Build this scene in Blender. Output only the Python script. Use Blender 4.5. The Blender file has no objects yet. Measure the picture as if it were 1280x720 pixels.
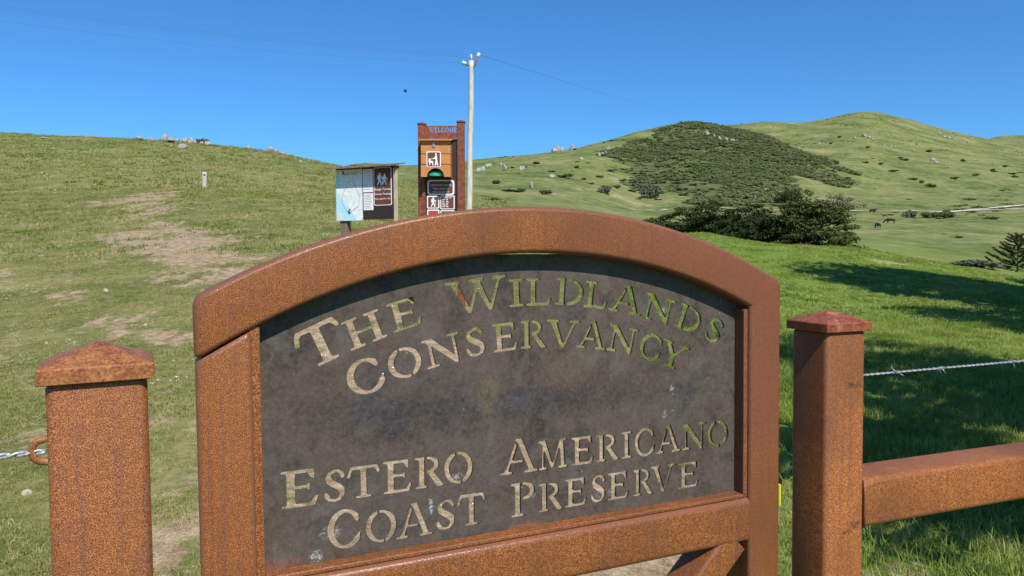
import bpy, bmesh, math, random
import numpy as np
from mathutils import Vector, Matrix, Quaternion

# ------------------------------------------------------------------ camera, sky, sun, exposure
scene = bpy.context.scene
COL = scene.collection
CAM_H = 1.53
cam_data = bpy.data.cameras.new('camera')
cam_data.sensor_width = 36.0
cam_data.lens = 25.5
cam_data.clip_start = 0.05
cam_data.clip_end = 12000
cam = bpy.data.objects.new('camera', cam_data)
COL.objects.link(cam)
cam.matrix_world = (Matrix.Translation((0, 0, CAM_H))
                    @ Matrix.Rotation(math.radians(90 - 2.45), 4, 'X')
                    @ Matrix.Rotation(math.radians(-0.532), 4, 'Z'))
scene.camera = cam

SUN_AZ = math.radians(25.5)      # to the right of straight behind the camera
SUN_EL = math.radians(47.0)
to_sun = Vector((math.sin(SUN_AZ) * math.cos(SUN_EL), -math.cos(SUN_AZ) * math.cos(SUN_EL), math.sin(SUN_EL)))
world = bpy.data.worlds.new('World')
scene.world = world
world.use_nodes = True
wn = world.node_tree.nodes
wl = world.node_tree.links
wn.clear()
sky = wn.new('ShaderNodeTexSky')
sky.sky_type = 'NISHITA'
sky.sun_disc = False
sky.sun_elevation = SUN_EL
sky.sun_rotation = math.atan2(to_sun.x, to_sun.y)
sky.air_density = 1.0
sky.dust_density = 0.2
sky.ozone_density = 4.0
bg = wn.new('ShaderNodeBackground')
bg.inputs['Strength'].default_value = 0.09
wo = wn.new('ShaderNodeOutputWorld')
tint = wn.new('ShaderNodeMix')          # camera white balance of the clear blue sky
tint.data_type = 'RGBA'; tint.blend_type = 'MULTIPLY'; tint.inputs[0].default_value = 1.0
tint.inputs[7].default_value = (0.47, 0.98, 1.42, 1)
wl.new(sky.outputs[0], tint.inputs[6])
wl.new(tint.outputs[2], bg.inputs['Color'])
wl.new(bg.outputs[0], wo.inputs['Surface'])

sun_data = bpy.data.lights.new('sun', 'SUN')
sun_data.energy = 5.0
sun_data.angle = math.radians(0.53)
sun_data.color = (1.0, 0.94, 0.85)
sun = bpy.data.objects.new('sun', sun_data)
COL.objects.link(sun)
sun.rotation_euler = to_sun.to_track_quat('Z', 'Y').to_euler()

scene.view_settings.view_transform = 'Standard'
scene.view_settings.look = 'None'
scene.view_settings.exposure = 0.2
scene.view_settings.gamma = 1.0

# ------------------------------------------------------------------ terrain height field
#TERRAIN_BEGIN
PROFILES = [
(-0.7017,[(3,0.08),(6,0.3),(10,0.75),(20,2.1),(35,4.4),(50,6.6),(70,11.58),(90,16.21),(110,20.72),(130,23.86),(200,23.0),(400,22.0),(800,20.0)]),
(-0.5699,[(3,0.08),(6,0.32),(10,0.8),(20,2.15),(35,4.5),(50,6.6),(70,11.26),(90,15.81),(108,19.6),(125,22.1),(200,22.0),(400,22.0),(800,20.0)]),
(-0.4382,[(3,0.08),(6,0.33),(10,0.83),(20,2.2),(35,4.6),(50,6.6),(70,10.72),(90,15.01),(104,18.01),(120,20.29),(200,21.0),(400,24.0),(800,22.0)]),
(-0.3174,[(3,0.08),(6,0.34),(10,0.86),(20,2.2),(35,4.5),(50,5.91),(70,9.88),(85,13.15),(97,15.53),(115,17.63),(200,20.0),(400,26.0),(800,24.0)]),
(-0.2295,[(3,0.07),(6,0.33),(10,0.86),(20,2.1),(35,4.3),(50,5.22),(70,8.76),(85,11.88),(92,13.03),(110,14.8),(200,25.88),(330,42.97),(360,46.15),(800,40.0)]),
(-0.1307,[(3,0.06),(6,0.3),(10,0.84),(20,1.9),(35,3.6),(50,4.62),(80,8.75),(110,12.66),(200,24.17),(330,43.21),(370,47.45),(800,45.0)]),
(-0.0428,[(3,0.04),(6,0.24),(10,0.78),(20,1.7),(35,2.9),(50,4.09),(80,7.38),(150,15.44),(230,27.64),(340,47.16),(370,50.78),(800,60.0)]),
(0.0670,[(3,0.02),(6,0.15),(10,0.6),(20,1.25),(35,1.9),(50,3.33),(80,6.24),(150,14.14),(230,27.4),(340,50.51),(370,54.43),(800,70.0)]),
(0.1329,[(3,0.0),(6,0.1),(10,0.48),(20,0.95),(35,1.3),(50,2.86),(80,5.41),(150,12.08),(230,25.76),(350,56.69),(380,61.0),(800,80.0)]),
(0.1769,[(3,-0.01),(6,0.06),(10,0.4),(20,0.8),(35,1.2),(50,2.62),(80,4.85),(140,9.94),(180,13.73),(260,30.8),(380,66.42),(410,70.87),(800,90.0)]),
(0.2538,[(3,-0.02),(6,0.0),(10,0.25),(20,0.5),(32,1.22),(45,2.82),(60,3.51),(100,6.04),(150,10.6),(180,13.8),(290,41.55),(390,71.87),(430,77.69),(560,90.0),(700,123.23),(900,115.0)]),
(0.3417,[(3,-0.03),(6,-0.05),(10,0.12),(20,0.3),(30,0.75),(42,2.19),(55,2.52),(80,4.11),(130,8.15),(180,12.86),(270,34.46),(350,58.3),(390,64.36),(480,72.0),(640,115.4),(900,115.0)]),
(0.4186,[(3,-0.04),(6,-0.08),(10,0.06),(20,0.15),(30,0.69),(42,1.98),(55,2.06),(80,3.35),(130,7.48),(180,12.34),(260,27.66),(320,43.81),(360,49.49),(480,75.92),(650,119.9),(680,124.62),(900,115.0)]),
(0.4845,[(3,-0.04),(6,-0.1),(10,0.02),(20,0.05),(30,0.57),(41,1.72),(55,1.6),(80,2.86),(130,6.84),(180,12.03),(240,21.05),(300,33.14),(420,62.25),(550,97.18),(630,123.04),(690,132.75),(900,120.0)]),
(0.5395,[(3,-0.04),(6,-0.12),(10,0.0),(20,0.0),(30,0.46),(40,1.25),(55,1.02),(80,2.56),(130,6.63),(180,11.74),(240,20.14),(300,31.35),(420,58.84),(550,93.32),(650,121.29),(700,128.99),(900,118.0)]),
(0.5944,[(3,-0.05),(6,-0.13),(10,-0.03),(20,-0.05),(30,0.35),(38,0.87),(55,0.39),(80,1.99),(130,6.42),(180,11.65),(240,19.76),(300,30.22),(420,55.89),(550,87.07),(680,115.78),(740,123.85),(900,118.0)]),
(0.6603,[(3,-0.05),(6,-0.15),(10,-0.06),(20,-0.12),(30,0.23),(37,0.45),(55,-0.13),(80,1.59),(130,6.2),(180,12.33),(240,19.61),(300,29.38),(420,53.35),(550,80.16),(690,108.05),(760,118.03),(950,149.74),(1000,155.0)]),
(0.7043,[(3,-0.05),(6,-0.16),(10,-0.1),(20,-0.18),(30,0.05),(37,0.19),(55,-0.46),(80,1.38),(130,6.14),(180,12.85),(240,19.51),(300,28.6),(420,51.8),(550,76.95),(690,105.15),(760,116.49),(950,152.97),(1000,158.0)]),
]

def vhash(ix, iy, seed):
    h = (ix.astype(np.int64) * 374761393 + iy.astype(np.int64) * 668265263 + seed * 974711) & 0x7fffffff
    h = ((h ^ (h >> 13)) * 1274126177) & 0x7fffffff
    return ((h ^ (h >> 16)) & 0xffff) / 65535.0

def vnoise(x, y, seed=0):
    ix = np.floor(x); iy = np.floor(y)
    fx = x - ix; fy = y - iy
    fx = fx * fx * fx * (fx * (fx * 6 - 15) + 10); fy = fy * fy * fy * (fy * (fy * 6 - 15) + 10)
    a = vhash(ix, iy, seed); b = vhash(ix + 1, iy, seed); c = vhash(ix, iy + 1, seed); d = vhash(ix + 1, iy + 1, seed)
    return a + (b - a) * fx + (c - a) * fy + (a - b - c + d) * fx * fy

def fbm(x, y, octaves=4, seed=0):
    s = 0; amp = 1; tot = 0
    for k in range(octaves):
        s = s + amp * vnoise(x * 2 ** k + 17.3 * k, y * 2 ** k - 9.1 * k, seed + k)
        tot += amp; amp *= 0.5
    return s / tot

def pchip(xk, yk, x):
    xk = np.asarray(xk, float); yk = np.asarray(yk, float)
    h = np.diff(xk); d = np.diff(yk) / h
    m = np.zeros_like(yk)
    for i in range(1, len(xk) - 1):
        if d[i - 1] * d[i] > 0:
            w1 = 2 * h[i] + h[i - 1]; w2 = h[i] + 2 * h[i - 1]
            m[i] = (w1 + w2) / (w1 / d[i - 1] + w2 / d[i])
    m[0] = d[0]; m[-1] = 0
    x = np.clip(x, xk[0], xk[-1])
    i = np.clip(np.searchsorted(xk, x) - 1, 0, len(h) - 1)
    t = (x - xk[i]) / h[i]
    return ((2 * t ** 3 - 3 * t ** 2 + 1) * yk[i] + (t ** 3 - 2 * t ** 2 + t) * h[i] * m[i]
            + (-2 * t ** 3 + 3 * t ** 2) * yk[i + 1] + (t ** 3 - t ** 2) * h[i] * m[i + 1])

PHIS = np.array([math.atan(p[0]) for p in PROFILES])

def ground(X, Y, rough=True):
    X = np.atleast_1d(np.asarray(X, float)); Y = np.atleast_1d(np.asarray(Y, float))
    r = np.hypot(X, Y)
    phi = np.arctan2(X, Y)
    pc = np.clip(phi, PHIS[0], PHIS[-1])
    depth = r * np.cos(pc)
    vals = np.array([pchip([0] + [q[0] for q in p[1]], [0] + [q[1] for q in p[1]], depth) for p in PROFILES])
    i = np.clip(np.searchsorted(PHIS, pc) - 1, 0, len(PHIS) - 2)
    t = (pc - PHIS[i]) / (PHIS[i + 1] - PHIS[i])
    n = np.arange(len(X))
    i0 = np.clip(i - 1, 0, None); i3 = np.clip(i + 2, None, len(PHIS) - 1)
    p0, p1, p2, p3 = vals[i0, n], vals[i, n], vals[i + 1, n], vals[i3, n]
    m1 = (p2 - p0) / (PHIS[i + 1] - PHIS[i0]) * (PHIS[i + 1] - PHIS[i])
    m2 = (p3 - p1) / (PHIS[i3] - PHIS[i]) * (PHIS[i + 1] - PHIS[i])
    z = ((2 * t ** 3 - 3 * t ** 2 + 1) * p1 + (t ** 3 - 2 * t ** 2 + t) * m1
         + (-2 * t ** 3 + 3 * t ** 2) * p2 + (t ** 3 - t ** 2) * m2)
    back = np.clip((np.abs(phi) - 0.9) / 1.2, 0, 1)
    back = back * back * (3 - 2 * back)
    z = z * (1 - 0.85 * back)
    if rough:
        w = np.clip(r / 60, 0, 1)
        z = z + (fbm(X * 1.3, Y * 1.3, 3, 5) - 0.5) * 0.06 * np.clip(r / 3, 0.2, 1)
        z = z + (fbm(X * 0.18, Y * 0.18, 4, 11) - 0.5) * 0.5 * w
        z = z + (fbm(X * 0.03, Y * 0.03, 4, 21) - 0.5) * np.clip(r / 200 - 0.4, 0, 2.2)
    return z

def gz(x, y):
    return float(ground(x, y)[0])
#TERRAIN_END

# ------------------------------------------------------------------ helpers
rnd = random.Random(7)

def tag(o, label=None, cat=None, group=None, kind=None):
    if label: o['label'] = label
    if cat: o['category'] = cat
    if group: o['group'] = group
    if kind: o['kind'] = kind
    return o

def thing(name, label, cat, loc=(0, 0, 0), rotz=0.0, group=None):
    o = bpy.data.objects.new(name, None)
    o.empty_display_size = 0.1
    COL.objects.link(o)
    o.location = loc
    o.rotation_euler = (0, 0, rotz)
    return tag(o, label, cat, group)

def link_mesh(name, me, parent=None, loc=None, rot=None):
    o = bpy.data.objects.new(name, me)
    COL.objects.link(o)
    if parent is not None: o.parent = parent
    if loc is not None: o.location = loc
    if rot is not None: o.rotation_euler = rot
    return o

def make_mesh(name, verts, faces, mat, smooth=False):
    me = bpy.data.meshes.new(name)
    me.from_pydata([tuple(map(float, v)) for v in verts], [], faces)
    me.materials.append(mat)
    if smooth:
        me.polygons.foreach_set('use_smooth', [True] * len(me.polygons))
    me.update()
    return me

def quads_mesh(name, verts, quads, mat):
    """verts (n,3) array, quads (m,4) array"""
    me = bpy.data.meshes.new(name)
    me.vertices.add(len(verts)); me.vertices.foreach_set('co', np.asarray(verts, np.float32).ravel())
    m = len(quads)
    me.loops.add(m * 4); me.loops.foreach_set('vertex_index', np.asarray(quads, np.int32).ravel())
    me.polygons.add(m); me.polygons.foreach_set('loop_start', np.arange(0, m * 4, 4, dtype=np.int32))
    me.update(calc_edges=True)
    me.materials.append(mat)
    return me

class MB:
    """collects shapes into one mesh"""
    def __init__(self):
        self.v = []; self.f = []
    def add(self, verts, faces):
        n = len(self.v)
        self.v += [tuple(map(float, p)) for p in verts]
        self.f += [[i + n for i in f] for f in faces]
    def box(self, x0, x1, y0, y1, z0, z1, b=0.0):
        if b <= 0:
            v = [(x, y, z) for z in (z0, z1) for x, y in ((x0, y0), (x1, y0), (x1, y1), (x0, y1))]
            self.add(v, [[3, 2, 1, 0], [4, 5, 6, 7], [0, 1, 5, 4], [1, 2, 6, 5], [2, 3, 7, 6], [3, 0, 4, 7]])
        else:
            loops = []
            for z, q in ((z0, b), (z0 + b, 0), (z1 - b, 0), (z1, b)):
                w, h = (x1 - x0) - 2 * q, (y1 - y0) - 2 * q
                c = ((x0 + x1) / 2, (y0 + y1) / 2)
                loops.append([(c[0] + px, c[1] + py, z) for px, py in rrect(w, h, b, 2)])
            self.loft(loops)
    def loft(self, loops, cap0=True, cap1=True):
        n = len(loops[0]); base = []
        for l in loops: base += list(l)
        f = []
        for k in range(len(loops) - 1):
            for i in range(n):
                j = (i + 1) % n
                f.append([k * n + i, k * n + j, (k + 1) * n + j, (k + 1) * n + i])
        if cap0: f.append(list(range(n))[::-1])
        if cap1: f.append([(len(loops) - 1) * n + i for i in range(n)])
        self.add(base, f)
    def tube(self, path, radii, n=8, cap=True):
        pts = [Vector(p) for p in path]
        if not hasattr(radii, '__len__'): radii = [radii] * len(pts)
        loops = []; prev = None
        for i, p in enumerate(pts):
            t = (pts[min(i + 1, len(pts) - 1)] - pts[max(i - 1, 0)]).normalized()
            if prev is None:
                a = Vector((0, 0, 1)) if abs(t.z) < 0.9 else Vector((1, 0, 0))
                u = t.cross(a).normalized()
            else:
                u = (prev - t * prev.dot(t)).normalized()
            prev = u
            w = t.cross(u)
            loops.append([p + (u * math.cos(2 * math.pi * k / n) + w * math.sin(2 * math.pi * k / n)) * radii[i] for k in range(n)])
        self.loft(loops, cap, cap)
    def mesh(self, name, mat, smooth=False, angle=None):
        me = make_mesh(name, self.v, self.f, mat)
        bm = bmesh.new(); bm.from_mesh(me)
        bmesh.ops.recalc_face_normals(bm, faces=bm.faces)
        if angle is not None:
            for f in bm.faces: f.smooth = True
            for e in bm.edges:
                if len(e.link_faces) == 2 and e.calc_face_angle(0) > angle: e.smooth = False
        elif smooth:
            for f in bm.faces: f.smooth = True
        bm.to_mesh(me); bm.free()
        return me
    def build(self, name, mat, parent=None, smooth=False, angle=None):
        return link_mesh(name, self.mesh(name, mat, smooth, angle), parent)

def rrect(w, h, r, n=5):
    pts = []
    for cx, cy, a0 in ((w / 2 - r, h / 2 - r, 0), (-w / 2 + r, h / 2 - r, 90), (-w / 2 + r, -h / 2 + r, 180), (w / 2 - r, -h / 2 + r, 270)):
        for k in range(n + 1):
            a = math.radians(a0 + 90 * k / n)
            pts.append((cx + r * math.cos(a), cy + r * math.sin(a)))
    return pts

def curve_mesh(name, loops, depth, mat, plane='XZ'):
    """fills 2-D outlines (even-odd) and gives the sheet its thickness; x,y of the outline become x,z"""
    cu = bpy.data.curves.new(name, 'CURVE')
    cu.dimensions = '2D'; cu.fill_mode = 'BOTH'; cu.extrude = depth / 2
    for l in loops:
        sp = cu.splines.new('POLY'); sp.points.add(len(l) - 1)
        for p, q in zip(sp.points, l): p.co = (q[0], q[1], 0, 1)
        sp.use_cyclic_u = True
    ob = bpy.data.objects.new(name, cu)
    COL.objects.link(ob)
    dg = bpy.context.evaluated_depsgraph_get()
    me = bpy.data.meshes.new_from_object(ob.evaluated_get(dg))
    bpy.data.objects.remove(ob); bpy.data.curves.remove(cu)
    if plane == 'XZ': me.transform(Matrix.Rotation(math.radians(90), 4, 'X'))
    me.name = name
    me.materials.clear(); me.materials.append(mat)
    return me

def text_mesh(s, size, mat, depth=0.002, align='CENTER'):
    cu = bpy.data.curves.new('text', 'FONT')
    cu.body = s; cu.size = size; cu.align_x = align; cu.extrude = depth / 2
    cu.resolution_u = 3
    ob = bpy.data.objects.new('text', cu); COL.objects.link(ob)
    dg = bpy.context.evaluated_depsgraph_get()
    me = bpy.data.meshes.new_from_object(ob.evaluated_get(dg))
    bpy.data.objects.remove(ob); bpy.data.curves.remove(cu)
    me.transform(Matrix.Rotation(math.radians(90), 4, 'X'))
    me.materials.clear(); me.materials.append(mat)
    return me

# ------------------------------------------------------------------ node materials
class Mat:
    def __init__(self, name, rough=0.7, spec=0.3):
        self.m = bpy.data.materials.new(name); self.m.use_nodes = True
        self.n = self.m.node_tree.nodes; self.l = self.m.node_tree.links
        self.b = self.n['Principled BSDF']
        self.b.inputs['Roughness'].default_value = rough
        self.b.inputs['Specular IOR Level'].default_value = spec
        self.tc = self.n.new('ShaderNodeTexCoord').outputs['Object']
    def link(self, a, b): self.l.new(a, b)
    def scale(self, vec, s):
        k = self.n.new('ShaderNodeVectorMath'); k.operation = 'MULTIPLY'
        self.l.new(vec, k.inputs[0]); k.inputs[1].default_value = s
        return k.outputs[0]
    def noise(self, scale, detail=3, rough=0.55, vec=None, dist=0.0):
        k = self.n.new('ShaderNodeTexNoise')
        k.inputs['Scale'].default_value = scale; k.inputs['Detail'].default_value = detail
        k.inputs['Roughness'].default_value = rough; k.inputs['Distortion'].default_value = dist
        self.l.new(vec or self.tc, k.inputs['Vector'])
        return k.outputs['Fac']
    def voronoi(self, scale, vec=None, feature='F1'):
        k = self.n.new('ShaderNodeTexVoronoi'); k.feature = feature
        k.inputs['Scale'].default_value = scale
        self.l.new(vec or self.tc, k.inputs['Vector'])
        return k.outputs['Distance']
    def math(self, op, a, b=0.0, c=None, clamp=False):
        k = self.n.new('ShaderNodeMath'); k.operation = op; k.use_clamp = clamp
        for i, q in enumerate((a, b, c)):
            if q is None: continue
            if isinstance(q, (int, float)): k.inputs[i].default_value = q
            else: self.l.new(q, k.inputs[i])
        return k.outputs[0]
    def step(self, a, lo, hi, o0=0.0, o1=1.0):
        k = self.n.new('ShaderNodeMapRange'); k.interpolation_type = 'SMOOTHSTEP'
        self.l.new(a, k.inputs[0])
        for i, q in ((1, lo), (2, hi), (3, o0), (4, o1)): k.inputs[i].default_value = q
        return k.outputs[0]
    def ramp(self, fac, stops):
        k = self.n.new('ShaderNodeValToRGB'); e = k.color_ramp.elements
        while len(e) > 1: e.remove(e[-1])
        e[0].position = stops[0][0]; e[0].color = (*stops[0][1], 1)
        for p, c in stops[1:]:
            q = e.new(p); q.color = (*c, 1)
        self.l.new(fac, k.inputs[0])
        return k.outputs[0]
    def mix(self, fac, a, b, mode='MIX'):
        k = self.n.new('ShaderNodeMix'); k.data_type = 'RGBA'; k.blend_type = mode
        if isinstance(fac, (int, float)): k.inputs[0].default_value = fac
        else: self.l.new(fac, k.inputs[0])
        for i, q in ((6, a), (7, b)):
            if isinstance(q, tuple): k.inputs[i].default_value = (*q, 1)
            else: self.l.new(q, k.inputs[i])
        return k.outputs[2]
    def attr(self, name):
        k = self.n.new('ShaderNodeAttribute'); k.attribute_name = name
        return k.outputs['Fac']
    def sep(self, vec=None):
        k = self.n.new('ShaderNodeSeparateXYZ'); self.l.new(vec or self.tc, k.inputs[0])
        return k.outputs
    def ellipse(self, cx, cz, rx, rz, lo=0.6, hi=1.1, wob=0.0, wscale=30):
        s = self.sep()
        dx = self.math('MULTIPLY', self.math('SUBTRACT', s[0], cx), 1 / rx)
        dz = self.math('MULTIPLY', self.math('SUBTRACT', s[2], cz), 1 / rz)
        d = self.math('SQRT', self.math('ADD', self.math('MULTIPLY', dx, dx), self.math('MULTIPLY', dz, dz)))
        if wob:
            d = self.math('ADD', d, self.math('MULTIPLY', self.math('SUBTRACT', self.noise(wscale, 3), 0.5), wob))
        return self.step(d, lo, hi, 1.0, 0.0)
    def color(self, c):
        if isinstance(c, tuple): self.b.inputs['Base Color'].default_value = (*c, 1)
        else: self.l.new(c, self.b.inputs['Base Color'])
    def rough(self, r): self.l.new(r, self.b.inputs['Roughness'])
    def bump(self, h, strength=0.3, dist=0.001):
        k = self.n.new('ShaderNodeBump'); k.inputs['Strength'].default_value = strength
        k.inputs['Distance'].default_value = dist
        self.l.new(h, k.inputs['Height']); self.l.new(k.outputs[0], self.b.inputs['Normal'])
    def random(self):
        return self.n.new('ShaderNodeObjectInfo').outputs['Random']

def rust_material(name, gate=False, bright=1.0, streak=True, seed=0.0, marks=False):
    M = Mat(name, 0.6, 0.28)
    off = M.n.new('ShaderNodeVectorMath'); off.operation = 'ADD'
    M.link(M.tc, off.inputs[0]); off.inputs[1].default_value = (seed, seed * 1.7, seed * 0.6)
    v = off.outputs[0]
    fine = M.noise(680, 3, 0.60, v)
    med = M.noise(150, 3, 0.6, v)
    big = M.noise(9, 4, 0.6, v)
    patch = M.noise(26, 3, 0.6, v)
    grain = M.math('ADD', M.math('MULTIPLY', fine, 0.84), M.math('MULTIPLY', med, 0.16))
    k = bright * 0.82
    col = M.ramp(grain, [(0.40, (0.115 * k, 0.034 * k, 0.010 * k)), (0.475, (0.22 * k, 0.070 * k, 0.018 * k)),
                         (0.53, (0.36 * k, 0.122 * k, 0.032 * k)), (0.61, (0.57 * k, 0.24 * k, 0.082 * k))])
    dark = M.ramp(grain, [(0.36, (0.075 * k, 0.026 * k, 0.014 * k)), (0.5, (0.20 * k, 0.070 * k, 0.034 * k)),
                          (0.66, (0.40 * k, 0.19 * k, 0.115 * k))])
    orange = M.ramp(grain, [(0.40, (0.12 * k, 0.038 * k, 0.012 * k)), (0.5, (0.265 * k, 0.090 * k, 0.023 * k)),
                            (0.62, (0.45 * k, 0.19 * k, 0.062 * k))])
    col = M.mix(M.step(big, 0.42, 0.66), col, orange)
    col = M.mix(M.step(patch, 0.54, 0.74, 0, 0.55), col, dark)
    if streak:
        st = M.noise(1.0, 4, 0.6, M.scale(v, (85, 85, 3.0)))
        col = M.mix(M.step(st, 0.50, 0.66, 0, 0.75), col, dark)
        so = M.noise(1.0, 3, 0.55, M.scale(v, (120, 120, 1.6)))
        col = M.mix(M.step(so, 0.54, 0.68, 0, 0.7), col, orange)
    col = M.mix(M.step(M.noise(3.2, 4, 0.6, v), 0.36, 0.60, 0.55, 0.0), col, (0.115, 0.046, 0.022))
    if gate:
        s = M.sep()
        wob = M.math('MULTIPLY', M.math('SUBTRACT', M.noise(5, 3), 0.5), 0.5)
        mk = M.math('MULTIPLY', M.step(M.math('ADD', s[0], wob), 0.02, 0.46), M.step(M.math('ADD', s[2], wob), 1.02, 1.24))  # upper right of arch and stile: soft tree shade painted in as maroon rust
        maroon_shade = M.ramp(grain, [(0.34, (0.105, 0.034, 0.018)), (0.5, (0.175, 0.062, 0.032)), (0.68, (0.30, 0.125, 0.07))])
        col = M.mix(M.math('MULTIPLY', mk, 0.9), col, maroon_shade)
    if marks:
        for cx, cz, rx, rz in ((0.022, 1.262, 0.030, 0.007), (0.030, 0.972, 0.026, 0.012), (0.005, 0.960, 0.02, 0.006)):
            mk = M.math('MULTIPLY', M.ellipse(cx, cz, rx, rz, 0.4, 1.1, 1.4, 60), M.step(M.noise(170, 4, 0.7), 0.42, 0.56))
            col = M.mix(M.math('MULTIPLY', mk, 0.8), col, (0.055, 0.030, 0.020))
    # corners rubbed smooth by hands and sleeves
    nrm = M.n['Texture Coordinate'].outputs['Normal']
    ny = M.math('ABSOLUTE', M.sep(nrm)[1])
    edge = M.math('MULTIPLY', M.step(ny, 0.90, 0.985, 1.0, 0.0), M.step(ny, 0.05, 0.35))
    edge = M.math('MULTIPLY', edge, M.step(M.noise(14, 3), 0.30, 0.55, 0.45 if gate else 0.0, 1.0 if gate else 0.25))
    col = M.mix(M.math('MULTIPLY', edge, 0.75), col, (0.20, 0.085, 0.050))
    M.color(col)
    rg = M.step(grain, 0.42, 0.62, 0.42, 0.64)
    M.rough(M.math('SUBTRACT', rg, M.math('MULTIPLY', edge, 0.30)))
    M.bump(grain, 0.35, 0.0012)
    return M.m

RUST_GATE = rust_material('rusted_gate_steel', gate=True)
RUST_POST = rust_material('rusted_post_steel', seed=3.1)
RUST_POST2 = rust_material('rusted_fence_steel', bright=1.22, seed=8.3, marks=True)
def red_cap(name, k, lift):
    M = Mat(name, 0.52, 0.35)
    g = M.math('ADD', M.math('MULTIPLY', M.noise(350, 3), 0.6), M.math('MULTIPLY', M.noise(60, 3), 0.4))
    c = M.ramp(g, [(0.38, (0.13 * k, (0.034 + lift * 0.4) * k, 0.018 * k)), (0.5, (0.24 * k, (0.066 + lift) * k, 0.030 * k)), (0.64, (0.37 * k, (0.12 + lift * 2) * k, 0.056 * k))])
    c = M.mix(M.step(M.noise(28, 4), 0.62, 0.72, 0, 0.6), c, (0.42, 0.20, 0.10))
    M.color(c); M.bump(g, 0.25, 0.001)
    return M.m
RED_CAP = red_cap('red_oxide_cap', 0.95, 0.0)
RUST_CAP = red_cap('orange_rust_cap', 1.1, 0.022)

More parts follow.
